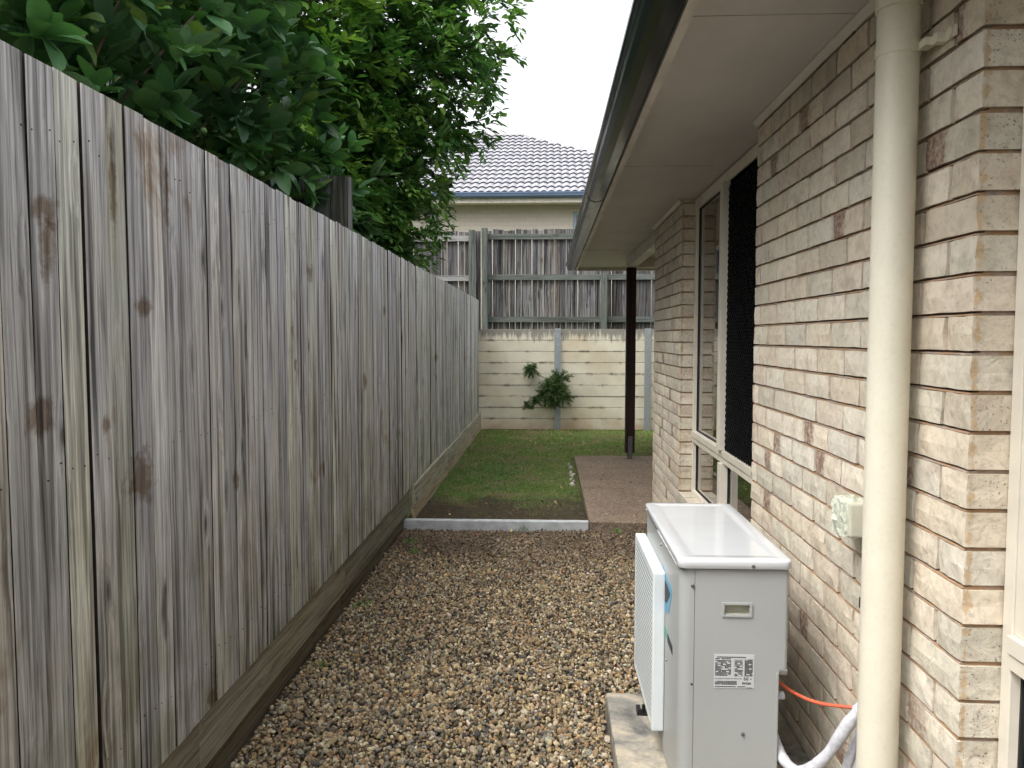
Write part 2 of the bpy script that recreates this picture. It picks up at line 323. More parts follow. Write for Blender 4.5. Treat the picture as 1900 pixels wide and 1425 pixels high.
bot = t.ramp(t.math('ADD', t.math('MULTIPLY', z, -1.0), t.math('MULTIPLY', t.noise(p, 5, 4), .5)), [(.02, 0.0), (.25, .6)]); c = t.mix(bot, c, (.45, .30, .17))
t.base(c); t.bump(t.noise(p, 50, 5, .7), .3, .004); M['sleeper'] = t.mat
t = NT('grey_roof_tile', .5, .4); a = t.noise(t.pos(), 9, 4); t.base(t.mul(t.ramp(a, [(.3, (.205, .205, .222)), (.7, (.27, .27, .29))]), t.ocol())); M['tile'] = t.mat
M['ridge'] = plain('ridge_capping', (.30, .28, .28), .7, .3, .2, 8)
M['blue_gutter'] = plain('blue_grey_gutter', (.085, .125, .19), .4, .4, .1, 3)
t = NT('pale_brick_render', .85, .2); nd = t.t.nodes.new('ShaderNodeTexBrick'); t.set(nd.inputs['Vector'], t.n('CombineXYZ', X=t.sep(t.pos(), 0), Y=t.sep(t.pos(), 2), Z=0.0).outputs[0])
for kk, vv in (('Scale', 1.0), ('Brick Width', .24), ('Row Height', .086), ('Mortar Size', .006)): nd.inputs[kk].default_value = vv
nd.inputs['Color1'].default_value = (.43, .39, .335, 1); nd.inputs['Color2'].default_value = (.47, .43, .37, 1); nd.inputs['Mortar'].default_value = (.39, .355, .305, 1); t.base(nd.outputs[0]); M['nwall'] = t.mat

# ================================================================== SETTING
g = MB(); g.box(-300, 300, -200, 12.45, -.6, -.03); g.build('ground', M['far']).__setitem__('kind', 'structure')
b = MB(); b.box(-1.14, .93, -2.5, 6.0, -.05, -.012); b.build('gravel_bed', M['bed'])['kind'] = 'structure'
# lawn sheet with small unevenness
nx, ny = 60, 90; V = []; F = []
for j in range(ny + 1):
    for i in range(nx + 1):
        x = -1.14 + i * (5.4 / nx); y = 6.06 + j * (6.38 / ny)
        z = .045 - .028 * (y - 6.06) / 6.3 + .012 * mnoise.noise(Vector((x * 3, y * 3, 0))) + .006 * mnoise.noise(Vector((x * 11, y * 11, 4)))
        if x > .37 and y < 9.38: z = min(z, .03) - .06
        V.append((x, y, z))
for j in range(ny):
    for i in range(nx): a0 = j * (nx + 1) + i; F.append((a0, a0 + 1, a0 + nx + 2, a0 + nx + 1))
link('lawn', npmesh('lawn', np.array(V), np.array(F), M['soil'], smooth=True))['kind'] = 'structure'
def lawn_z(x, y): return .045 - .028 * (y - 6.06) / 6.3 + .012 * mnoise.noise(Vector((x * 3, y * 3, 0)))
b = MB(); b.box(.335, 4.6, 6.0, 9.42, -.10, .07, bev=.008); b.build('patio_slab', M['aggregate'])['kind'] = 'structure'
b = MB(); b.box(-1.14, .33, 5.985, 6.055, -.05, .072, bev=.006); k = b.build('kerb', M['kerb']); k['kind'] = 'structure'
b = MB(); b.box(-300, 300, 12.62, 500, -.5, 1.60); b.build('raised_ground', M['far'])['kind'] = 'structure'

# ================================================================== GRAVEL (real stones)
ico1 = bmesh.new(); bmesh.ops.create_icosphere(ico1, subdivisions=1, radius=1)
ico2 = bmesh.new(); bmesh.ops.create_icosphere(ico2, subdivisions=2, radius=1)
def ico(bm): bm.verts.ensure_lookup_table(); return np.array([v.co[:] for v in bm.verts]), np.array([[v.index for v in f.verts] for f in bm.faces])
I1, I2 = ico(ico1), ico(ico2)
def stone_variants(base, n):
    out = []
    for _ in range(n):
        v = base.copy()
        for _ in range(7):
            d = NP.normal(size=3); d /= np.linalg.norm(d); h = NP.uniform(.55, .9); s = v @ d
            v = v - np.outer(np.clip(s - h, 0, None), d)
        v *= np.array([NP.uniform(.8, 1.25), NP.uniform(.65, 1.0), NP.uniform(.5, .8)]); out.append(v)
    return np.array(out)
PAL = np.array([(.40, .32, .21), (.31, .24, .155), (.22, .17, .115), (.47, .41, .31), (.15, .125, .095), (.24, .23, .21), (.10, .095, .09), (.55, .50, .42), (.33, .21, .12), (.28, .25, .20), (.05, .05, .058), (.44, .34, .19)])
PAL = PAL * np.array((1.04, .99, .87)); PW = np.array([.16, .15, .13, .11, .10, .09, .07, .055, .05, .06, .03, .04]); PW /= PW.sum()
def rotmats(n, tilt=1.0):
    q = NP.normal(size=(n, 4)); q[:, 1:3] *= tilt; q /= np.linalg.norm(q, axis=1)[:, None]; w, x, y, z = q.T
    return np.stack([1 - 2 * (y * y + z * z), 2 * (x * y - z * w), 2 * (x * z + y * w), 2 * (x * y + z * w), 1 - 2 * (x * x + z * z), 2 * (y * z - x * w), 2 * (x * z - y * w), 2 * (y * z + x * w), 1 - 2 * (x * x + y * y)], 1).reshape(n, 3, 3)
def stones(name, base, pts, size, cols, var=24):
    bv, bf = base; vr = stone_variants(bv, var); n = len(pts); idx = NP.integers(0, var, n)
    V = np.einsum('nij,nkj->nki', rotmats(n, .8), vr[idx]) * size[:, None, None] + pts[:, None, :]
    F = (bf[None] + (np.arange(n) * len(bv))[:, None, None]).reshape(-1, 3)
    return npmesh(name, V.reshape(-1, 3), F, M['stone'], np.repeat(cols, len(bv), 0))
def scatter(x0, x1, y0, y1, sp):
    xs, ys = np.meshgrid(np.arange(x0, x1, sp), np.arange(y0, y1, sp)); p = np.stack([xs.ravel(), ys.ravel()], 1); return p + NP.uniform(-sp * .55, sp * .55, p.shape)
def gravel(name, y0, y1, sp, base):
    p = np.concatenate([scatter(-1.11, .91, y0, y1, sp), scatter(-1.11, .91, y0, y1, sp * 1.5)])
    hump = np.array([mnoise.noise(Vector((a * 2.2, b_ * 2.2, 0))) * .012 + mnoise.noise(Vector((a * 9, b_ * 9, 3))) * .006 for a, b_ in p])
    n1 = len(scatter(-1.11, .91, y0, y1, sp)); z = np.zeros(len(p)); z[n1:] = NP.uniform(.004, .012, len(p) - n1)
    z += hump + NP.uniform(-.004, .004, len(p))
    z -= np.where(p[:, 1] > 5.7, (p[:, 1] - 5.7) * .03, 0)
    keep = ~((p[:, 0] > .235) & (p[:, 1] < 3.05)); keep &= p[:, 1] < 5.985
    p, z = p[keep], z[keep]
    size = np.clip(NP.lognormal(math.log(sp * .56), .28, len(p)), sp * .3, sp * 1.1)
    c = PAL[NP.choice(len(PAL), len(p), p=PW)] * NP.uniform(.62, 1.12, (len(p), 1)) * NP.uniform(.95, 1.05, (len(p), 3))
    # towards the kerb the stones are stained by soil
    dirt = np.clip((p[:, 1] - 4.6) / 1.1 + np.array([mnoise.noise(Vector((a * 2.5, b_ * 2.5, 8))) for a, b_ in p]) * .8, 0, 1)[:, None]
    c = c * (1 - dirt * .7) + np.array([(.10, .07, .05)]) * dirt * .7 * NP.uniform(.6, 1.5, (len(p), 1))
    return stones(name, base, np.column_stack([p, z]), size, c)
tag(link('gravel', gravel('gravel_near', 2.45, 3.45, .0168, I2)), 'tan and brown crushed stone gravel covering the side path', 'gravel', kind='stuff')
tag(link('gravel', gravel('gravel_behind', 1.2, 2.45, .0175, I1)), 'tan gravel between the fence and the concrete pad', 'gravel', kind='stuff')
tag(link('gravel', gravel('gravel_far', 3.45, 6.0, .0172, I1)), 'darker soil stained gravel nearer the kerb', 'gravel', kind='stuff')

# ================================================================== SIDE FENCE
FX = -1.1
fence = thing('timber_fence', 'long weathered grey timber paling fence beside the gravel path', 'fence', (FX, 7, 0))
def board_mesh(name, w, th, h, mat, n=7, warp=.0025):
    v = []; f = []; fi = []; ph = R.uniform(0, 6); am = R.uniform(-warp, warp)
    hs_ = [0, .0, 0, 0]; tj = R.uniform(-.0012, .0012)
    for i in range(n + 1):
        z = h * i / n; dx = am * math.sin(ph + 3 * i / n); dy = R.uniform(-.0008, .0008); e = .0022
        tz = tj if i == n else 0
        v += [(dx - th, -w / 2 + dy, z + tz), (dx - e, -w / 2 + dy, z + tz), (dx, -w / 2 + e + dy, z + tz), (dx, w / 2 - e + dy, z - tz), (dx - e, w / 2 + dy, z - tz), (dx - th, w / 2 + dy, z - tz)]
    for i in range(n):
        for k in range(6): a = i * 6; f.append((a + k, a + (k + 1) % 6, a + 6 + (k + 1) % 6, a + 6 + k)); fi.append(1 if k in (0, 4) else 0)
    f.append(tuple(range(6))[::-1]); f.append(tuple(range(n * 6, n * 6 + 6)))
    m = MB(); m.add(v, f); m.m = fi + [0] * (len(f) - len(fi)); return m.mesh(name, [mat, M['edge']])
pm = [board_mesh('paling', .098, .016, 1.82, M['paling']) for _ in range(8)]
nails = MB(); y = -1.2; i = 0; ext = MB()
for j in range(64): ext.box(-.016, 0, -14.3 + j * .095, -14.3 + j * .095 + .091, .29, 2.12)
ext.box(-.04, -.016, -14.3, -8.2, 0, .3)
tag(ext.build('palings_behind', M['paling'], fence), kind='stuff')
while y < 12.4:
    w = R.uniform(.905, .94)
    xo = R.uniform(-.006, .003)
    tint = R.choice([(1, 1, 1), (1.0, 1, 1.0), (.93, .93, .94), (1.06, 1.06, 1.07), (.97, .95, .90), (.97, .99, .90), (.86, .86, .89)])
    k = R.uniform(.80, 1.12)
    o = link('paling', pm[R.randrange(8)], fence, (xo, y - 7, .30 + R.uniform(-.0015, .0015)), (0, 0, R.uniform(-.012, .012)), tuple(c * k for c in tint), (1, w, 1 + R.uniform(-.0015, .0015)))
    if y > 6.1: o.location.z = .285 + R.uniform(-.004, .004); o.scale.z = 1.008 + R.uniform(-.0015, .0015)
    for z in (.47, 1.22, 1.98):
        for s in (-.026, .026):
            yy = y + s + R.uniform(-.008, .008); zz = z + R.uniform(-.018, .018)
            nails.tube([(xo - .003, yy - 7, zz), (xo + .0012, yy - 7, zz)], .0022, 7)
    y += .0945 + R.uniform(-.0012, .0022); i += 1
bk_ = MB()
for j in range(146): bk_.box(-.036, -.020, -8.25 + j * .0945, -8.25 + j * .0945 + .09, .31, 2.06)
tag(bk_.build('added_backing_palings', M['rear_paling'], fence), kind='stuff')  # extra row added behind the gaps so the seams stay dark
tag(nails.build('nail_heads', plain('rusty_nail', (.07, .055, .05), .7, .3), fence), kind='stuff')
ys = [-1.2, .6, 2.35, 4.15, 6.14, 8.2, 10.3, 12.42]
for a, c in zip(ys, ys[1:]):
    proud = .03 if a >= 6 else -.014
    rows = ((-.12, .108), (.112, .292)) if a < 6 else ((-.06, .145), (.149, .292 + (.03 if a < 8 else .01)))
    for z0, z1 in rows:
        xo = proud + R.uniform(-.004, .004) - (.022 if (z0 < .05 and a < 6) else 0); m = MB(); m.box(xo - .028, xo, a - 7 + .003, c - 7 - .003, z0, z1, bev=.003)
        q = R.uniform(.85, 1.1) * (1.35 if a >= 6 else 1.0); m.build('plinth_board', M['plinth'], fence, color=tuple(v * q for v in ((1, .99, .93) if z0 > .05 else ((.62, .55, .47) if a < 6 else (1.1, .98, .84)))))
for z in (.47, 1.22, 1.98):
    m = MB(); m.box(-.078, -.0365, -8.2, 5.42, z - .036, z + .036); m.build('rail', M['plinth'], fence)
for yy in ys:
    m = MB(); m.box(-.18, -.08, yy - 7 - .05, yy - 7 + .05, -.3, 2.08); m.build('post', M['rear_paling'], fence)

# neighbour's short fence meeting it at a right angle
nf = thing('paling_fence', 'dark grey paling fence end rising above the long fence under the leaves', 'fence', (-1.2, 4.43, 0))
pm2 = [board_mesh('paling', .098, .016, 2.2, M['rear_paling'], 3) for _ in range(3)]
for k in range(22):
    link('paling', pm2[k % 3], nf, (-k * .1, 0, .25 + R.uniform(-.004, .004)), (0, 0, -math.pi / 2), tuple(v * R.uniform(.75, 1.1) for v in (.62, .62, .66)))
m = MB(); m.box(.052, .07, 0, .035, .4, 2.44); m.build('corner_board', M['rear_paling'], nf)

# ================================================================== REAR RETAINING WALL
rw = thing('retaining_wall', 'cream concrete sleeper retaining wall with grey steel posts behind the lawn', 'retaining wall', (0, 12.5, 0))
PX = [-5.63, -4.18, -2.73, -1.28, .17, 1.62, 3.07, 4.52]
for a, c in zip(PX, PX[1:]):
    for r_ in range(9):
        z0 = .015 + r_ * .1825; m = MB(); L = c - a - .016; jit = R.uniform(-.004, .004)
        m.box(-L / 2, L / 2, -.04, .04, -.0880, .0880, bev=.004)
        link('sleeper', m.mesh('sleeper', M['sleeper']), rw, ((a + c) / 2, .04 + jit, z0 + .0912), (R.uniform(-.006, .006), R.uniform(-.0015, .0015), 0))
for x in PX:
    m = MB(); m.box(x - .05, x + .05, -.032, -.022, -.2, 1.665); m.box(x - .004, x + .004, -.022, .09, -.2, 1.66); m.box(x - .05, x + .05, .09, .1, -.2, 1.66)
    m.tube([(x - .02, -.0325, 1.30), (x - .02, -.036, 1.30)], .008, 8); m.tube([(x + .02, -.0325, 1.30), (x + .02, -.036, 1.30)], .008, 8)
    m.build('steel_post', M['galv'], rw)
m = MB(); m.box(-5.6, 4.5, .085, .088, 0, 1.6); m.build('dark_gap_sheet', M['dark'], rw)  # dark sheet behind the sleepers turns their gaps into dark lines

# ================================================================== UPPER FENCES
def rear_fence(name, label, x0, x1, rails, railmat, postmat, posts, tint, group='paling fences above the retaining wall', top=3.35):
    f = thing(name, label, 'fence', ((x0 + x1) / 2, 13.2, 1.6), group); cx = (x0 + x1) / 2
    pms = []
    for _ in range(5):
        m = MB(); w = .047; m.box(-w, w, 0, .016, 0, 1.74); me = m.mesh('paling', M['rear_paling']); pms.append(me)
    x = x0 + .05
    while x < x1:
        k = R.uniform(.55, 1.25); tt = R.choice(tint)
        link('paling', R.choice(pms), f, (x - cx, R.uniform(0, .006), R.uniform(-.01, .02) + top - 3.35), (0, R.uniform(-.008, .008), 0), tuple(v * k for v in tt), (R.uniform(.965, 1.005), 1, 1))
        x += .0965 + R.uniform(-.003, .003)
    for z in rails:
        m = MB(); xs = [x0] + sorted(p for p in posts if x0 < p < x1) + [x1]
        for a, c in zip(xs, xs[1:]):
            if c - a < .2: continue
            m = MB(); m.box(-(c - a) / 2, (c - a) / 2, 0, .04, -.047, .047, bev=.003)
            link('rail', m.mesh('rail', railmat), f, ((a + c) / 2 - cx, -.043, z - 1.6), (0, R.uniform(-.004, .004), 0))
    for p, h in posts.items():
        m = MB(); m.box(-.05, .05, -.155, -.05, -.6, h - 1.6, bev=.004); link('post', m.mesh('post', postmat), f, (p - cx, 0, 0))
    return f
GREY = [(1, 1, 1), (1.1, 1.08, 1.05), (.85, .85, .9), (1.0, .93, .86), (.8, .78, .78)]
rear_fence('paling_fence', 'grey paling fence with green treated rails and posts above the retaining wall', -1.13, 6.0, (3.225, 2.54, 1.825), M['green_rail'], M['green_post'], {-1.06: 3.36, .956: 2.6, 2.97: 3.3, 4.98: 3.3}, GREY)
rear_fence('paling_fence', 'darker grey paling fence partly behind the tree, left of the green railed one', -7.2, -1.15, (3.20, 2.53, 1.85), M['grey_rail'], M['green_post'], {-1.275: 3.33, -3.4: 3.3, -5.5: 3.3}, [(.75, .72, .74), (.9, .86, .86), (.62, .6, .64), (.8, .72, .66)], top=3.33)

# ================================================================== NEIGHBOUR'S HOUSE
nh = thing('neighbour_house', 'pale brick house with grey tiled hip roof behind the rear fence', 'house', (-2.5, 16.9, 1.6))
OX, OY, OZ = 2.5, -16.9, -1.6
m = MB(); m.box(-8.6 + OX, .55 + OX, 0, .12, 0, 2.79); m.box(.55 + OX, 1.9 + OX, 0, .12, 2.64, 2.79); m.box(.55 + OX, 1.9 + OX, 0, .12, 0, 1.5); m.box(1.9 + OX, 3.58 + OX, 0, .12, 0, 2.79)
m.box(-8.6 + OX, 3.58 + OX, 8, 8.12, 0, 2.79); m.box(-8.72 + OX, -8.6 + OX, 0, 8.12, 0, 2.79); m.box(3.58 + OX, 3.7 + OX, 0, 8.12, 0, 2.79); m.build('wall', M['nwall'], nh)
m = MB(); m.box(.55 + OX, 1.9 + OX, .05, .09, 1.5, 1.56); m.box(.55 + OX, 1.9 + OX, .05, .09, 2.58, 2.64); m.box(.55 + OX, .62 + OX, .05, .09, 1.56, 2.58); m.box(1.83 + OX, 1.9 + OX, .05, .09, 1.56, 2.58); m.box(1.2 + OX, 1.25 + OX, .05, .09, 1.56, 2.58)
w_ = m.build('window', plain('blue_grey_frame', (.30, .38, .44), .4, .4), nh)
m = MB(); m.box(.62 + OX, 1.83 + OX, .065, .075, 1.56, 2.58); m.build('pane', plain('far_glass', (.10, .13, .15), .1, .6), w_)
m = MB(); m.box(-9.0 + OX, 3.98 + OX, -.4, 0, 2.79, 2.81); m.box(-9.0 + OX, 3.98 + OX, -.42, -.4, 2.77, 2.93); m.build('eave', M['fascia'], nh)
m = MB(); m.prism([(-.42, 2.87), (-.50, 2.865), (-.53, 2.90), (-.535, 2.945), (-.545, 2.95), (-.545, 2.975), (-.53, 2.98), (-.525, 2.96), (-.42, 2.96)], 'x', -9.1 + OX, 4.05 + OX); m.build('gutter', M['blue_gutter'], nh)
TAN = .52; th = math.atan(TAN); ez = 2.95; ey = -.46; run = 4.57
def rp(x, d, up=0.0): return (x + OX, ey + d - up * math.sin(th), ez + d * TAN + up * math.cos(th))
m = MB(); xr = -.59; xl = -5.2
m.add([rp(-9.6, 0, -.03), rp(4.0, 0, -.03), rp(xr, run, -.03), rp(xl, run, -.03)], [(0, 1, 2, 3)])
m.add([rp(4.0, 0, -.03), (4.0 + OX, ey + 2 * run, ez), rp(xr, run, -.03)], [(0, 1, 2)]); m.add([rp(-9.6, 0, -.03), (-9.6 + OX, ey + 2 * run, ez), rp(xl, run, -.03)], [(0, 2, 1)])
m.add([(4.0 + OX, ey + 2 * run, ez), (-9.6 + OX, ey + 2 * run, ez), rp(xl, run, -.03), rp(xr, run, -.03)], [(0, 1, 2, 3)])
roof = m.build('roof', M['ridge'], nh)
def tile_geo():
    n = 12; vs = []; fs = []; TW = .33; TL = .40
    for j, (s, lift) in enumerate(((-.0, .042), (TL, .002))):
        for i in range(n + 1):
            x = TW * i / n; z = .034 * abs(math.sin(2 * math.pi * x / TW)) ** 1.2 + lift
            vs.append((x, s, z))
    for i in range(n): fs.append((i, i + 1, n + 2 + i, n + 1 + i))
    b0 = len(vs)
    for i in range(n + 1): vs.append((vs[i][0], .004, vs[i][2] - .046))
    ff = [(b0 + i, b0 + i + 1, i + 1, i) for i in range(n)]
    return vs, fs, ff
tv, tf, tff = tile_geo(); TM2 = [M['tile'], plain('tile_edge_shade', (.10, .10, .11), .9, .1)]; tm = MB(); tm.add(tv, tf, 0); tm.add(tv, tff, 1); tme = tm.mesh('roof_tile', TM2); rest = MB(); RL = .33  # front edges coloured dark to draw the shade under each tile
nrow = int(math.ceil(run / math.cos(th) / RL)); cnt = 0
for r_ in range(nrow):
    d = r_ * RL * math.cos(th)
    for cidx in range(-29, 13):
        x = cidx * .33
        if x + .25 > 4.0 - d * 1.005 or x < -9.5 + d: continue
        if -3.3 < x < 1.25:
            q = R.uniform(.88, 1.1); link('roof_tile', tme, roof, rp(x, d), (th, 0, R.uniform(-.003, .003)), (q, q, q * 1.01)); cnt += 1
        else:
            mt = Matrix.Translation(rp(x, d)) @ Matrix.Rotation(th, 4, 'X'); rest.add([mt @ Vector(v) for v in tv], tf); rest.add([mt @ Vector(v) for v in tv], tff, 1)
tag(rest.build('roof_tiles_beyond', TM2, roof), kind='stuff')
# ridge and hip caps
def caps(p0, p1, r=.085):
    p0, p1 = Vector(p0), Vector(p1); L = (p1 - p0).length; n = int(L / .36)
    for i in range(n):
        a = p0.lerp(p1, i / n); c = p0.lerp(p1, (i + 1.12) / n); m = MB(); m.tube([a, c], [r, r * .86], 10); m.build('ridge_cap', M['ridge'], roof)
caps(rp(xl, run, -.0), rp(xr, run, -.0)); caps(rp(4.0, 0, .01), rp(xr, run, .0))

# ================================================================== BRICK HOUSE
H = thing('brick_house', 'cream brick house wall with wide eave and tall windows beside the path', 'house', (.915, 4, 0))
HX, HY = -.915, -4
WX = .915; CR = .086; ZB = 1.481; TOP = 2.455
# mortar core: recessed, weather struck under every course
prof = []
zlow = ZB - 18 * CR
z = zlow
pts = []
while z < TOP:
    pts += [(WX + .0105, z + .0112), (WX + .0105, z + .0856), (WX + .0035, z + .0864), (WX + .0062, z + .0905), (WX + .024, z + .0920), (WX + .024, z + .0966)]; z += CR
pts = [(WX + .0085, zlow)] + [p for p in pts if p[1] < TOP] + [(WX + .0085, TOP)]
def core(y0, y1): return [(x + HX, z_) for x, z_ in pts] + [(WX + .103 + HX, TOP), (WX + .103 + HX, zlow)]
wall = MB(); 
for y0, y1 in ((1.714, 3.458), (5.349, 6.672)): wall.prism(core(y0, y1), 'y', y0 + HY, y1 + HY)
# inner leaf of the house so nothing is open from the side
wall.box(.104, .30, 1.74 + HY, 3.44 + HY, 0, TOP); wall.box(.104, .30, 5.37 + HY, 6.65 + HY, 0, TOP)
wall.box(.011, .30, 3.459 + HY, 5.348 + HY, -.05, .415); wall.box(.011, .30, -.26 + HY, 1.7135 + HY, -.05, .415)
wall.box(.30, 4.0, 6.45 + HY, 6.65 + HY, 0, TOP)
wallo = wall.build('wall', M['mortar'], H)
def brick_mesh(L, corner, mat):
    """origin at the outer lower edge middle of the face; x into wall"""
    ny_, nz_ = (5, 2); D = .10; hh = .076
    m = MB(); g_ = []
    for i in range(ny_ + 1):
        for j in range(nz_ + 1):
            yy = -L / 2 + L * i / ny_; zz = hh * j / nz_; edge = (i in (0, ny_)) or (j in (0, nz_)); x = R.uniform(.0006, .003) if edge else R.uniform(-.0026, .0003)
            if (i in (0, ny_)) and (j in (0, nz_)): x += R.uniform(.0, .003)
            if i in (0, ny_): yy += R.uniform(-.003, .0035) * (1 if i == 0 else -1)
            if j in (0, nz_): zz += R.uniform(-.0012, .0012)
            g_.append((x, yy, zz))
    N = nz_ + 1; m.add(g_, [(i * N + j, (i + 1) * N + j, (i + 1) * N + j + 1, i * N + j + 1) for i in range(ny_) for j in range(nz_)])
    # back verts
    bk = [(D, g_[i * N + j][1], g_[i * N + j][2]) for i in range(ny_ + 1) for j in range(nz_ + 1)]
    b0 = len(m.v); m.add(bk, []); B = lambda i, j: b0 + i * N + j; Fv = lambda i, j: i * N + j
    fs = []
    for i in range(ny_): fs += [(Fv(i, 0), B(i, 0), B(i + 1, 0), Fv(i + 1, 0)), (Fv(i, nz_), Fv(i + 1, nz_), B(i + 1, nz_), B(i, nz_))]
    for j in range(nz_): fs += [(Fv(0, j), Fv(0, j + 1), B(0, j + 1), B(0, j)), (Fv(ny_, j), B(ny_, j), B(ny_, j + 1), Fv(ny_, j + 1))]
    for f in fs: m.f.append(f); m.m.append(0); m.sm.append(False)
    return m.mesh('brick', mat)
BM = {(l, c): [brick_mesh(l / 1000, c, M['corner_brick'] if c else M['brick']) for _ in range(7)] for l, c in ((230, 0), (110, 0), (230, 1), (110, 1), (170, 0), (60, 0))}
blist = []
def lay(y0, y1, top=TOP, end=True):
    n = 0; z = zlow; idx = -18
    while z < top - .02:
        header = (idx % 2 == 0); y = y0; first = True
        while y < y1 - .02:
            L = .11 if (first and header) else .23
            if y + L > y1: L = y1 - y
            if L > .03: blist.append((y, min(L, .23), z + .010, first and end))
            y += L + .010; first = False
        z += CR; idx += 1
lay(1.706, 3.466); lay(5.342, 6.68); lay(3.4765, 5.332, .40, False); lay(-.25, 1.696, .40, False)
F_ = Vector((-math.sin(math.radians(2.608)) * math.cos(math.radians(3.465)), math.cos(math.radians(2.608)) * math.cos(math.radians(3.465)), -math.sin(math.radians(3.465))))
R_ = Vector((math.cos(math.radians(2.608)), math.sin(math.radians(2.608)), 0)); U_ = R_.cross(F_)
def project(p):
    q = Vector(p) - Vector((0, 0, EYE)); d = q.dot(F_); return (950 + 1427 * q.dot(R_) / d, 712.5 - 1427 * q.dot(U_) / d) if d > .01 else (1e9, 1e9)
def score(bk):
    y, L, z, first = bk; a = project((WX, y, z)); c = project((WX, y + L, z + .076)); e = project((WX + .1, y, z))
    cx, cy = (a[0] + c[0]) / 2, (a[1] + c[1]) / 2
    if not (0 < cx < 1905 and -10 < cy < 1435): return 0
    if cx < 1465 and cy > 1060 or cx < 1290 and cy > 940: return 0
    return abs(a[0] - c[0]) * abs(a[1] - c[1]) + (abs(e[0] - a[0]) * 1427 * .076 / y if first else 0)
blist.sort(key=score, reverse=True)
restb = MB()
TINTS = [(1, 1, 1), (1.03, 1.0, .97), (1.0, .99, .96), (1.08, 1.06, 1.03), (.93, .88, .83), (1.0, .95, .89), (.92, .92, .89), (1.05, .99, .95)]
for k, (y, L, z, first) in enumerate(blist):
    key = 230 if L > .2 else (170 if L > .14 else (110 if L > .085 else 60)); me = R.choice(BM[(key, 1 if (first and key in (230, 110)) else 0)])
    loc = (R.uniform(-.0015, .0015) , y + L / 2 + HY, z); rot = (R.uniform(-.003, .003), 0, R.uniform(-.006, .006)); sc = (1, (L - .0025) / (key / 1000), .985)
    if k < 300:
        tc = R.choice(TINTS); q = R.uniform(.9, 1.08); link('brick', me, wallo, loc, rot, tuple(v * q for v in tc), sc)
    else:
        mt = Matrix.LocRotScale(Vector(loc), Euler(rot), Vector(sc)); b0 = len(restb.v)
        restb.add([mt @ v.co for v in me.vertices], [tuple(p.vertices) for p in me.polygons])
t = NT('joined_brick', .8, .25); p = t.pos(); cell = t.n('TexWhiteNoise', Vector=t.n('VectorMath', _operation='FLOOR', i0=t.n('VectorMath', _operation='DIVIDE', i0=t.n('VectorMath', _operation='ADD', i0=p, i1=(0, 0, -.019 + .086)).outputs[0], i1=(9, .12, .086)).outputs[0]).outputs[0]).outputs['Value']
c = t.ramp(t.noise(p, 9, 3), [(.3, (.47, .41, .33)), (.5, (.56, .49, .40)), (.7, (.52, .43, .35))]); c = t.mul(c, t.ramp(cell, [(0, .85), (1, 1.08)])); t.base(c); t.bump(t.noise(p, 30, 4), .7, .006)
tag(restb.build('brick_courses', t.mat, wallo), kind='stuff')

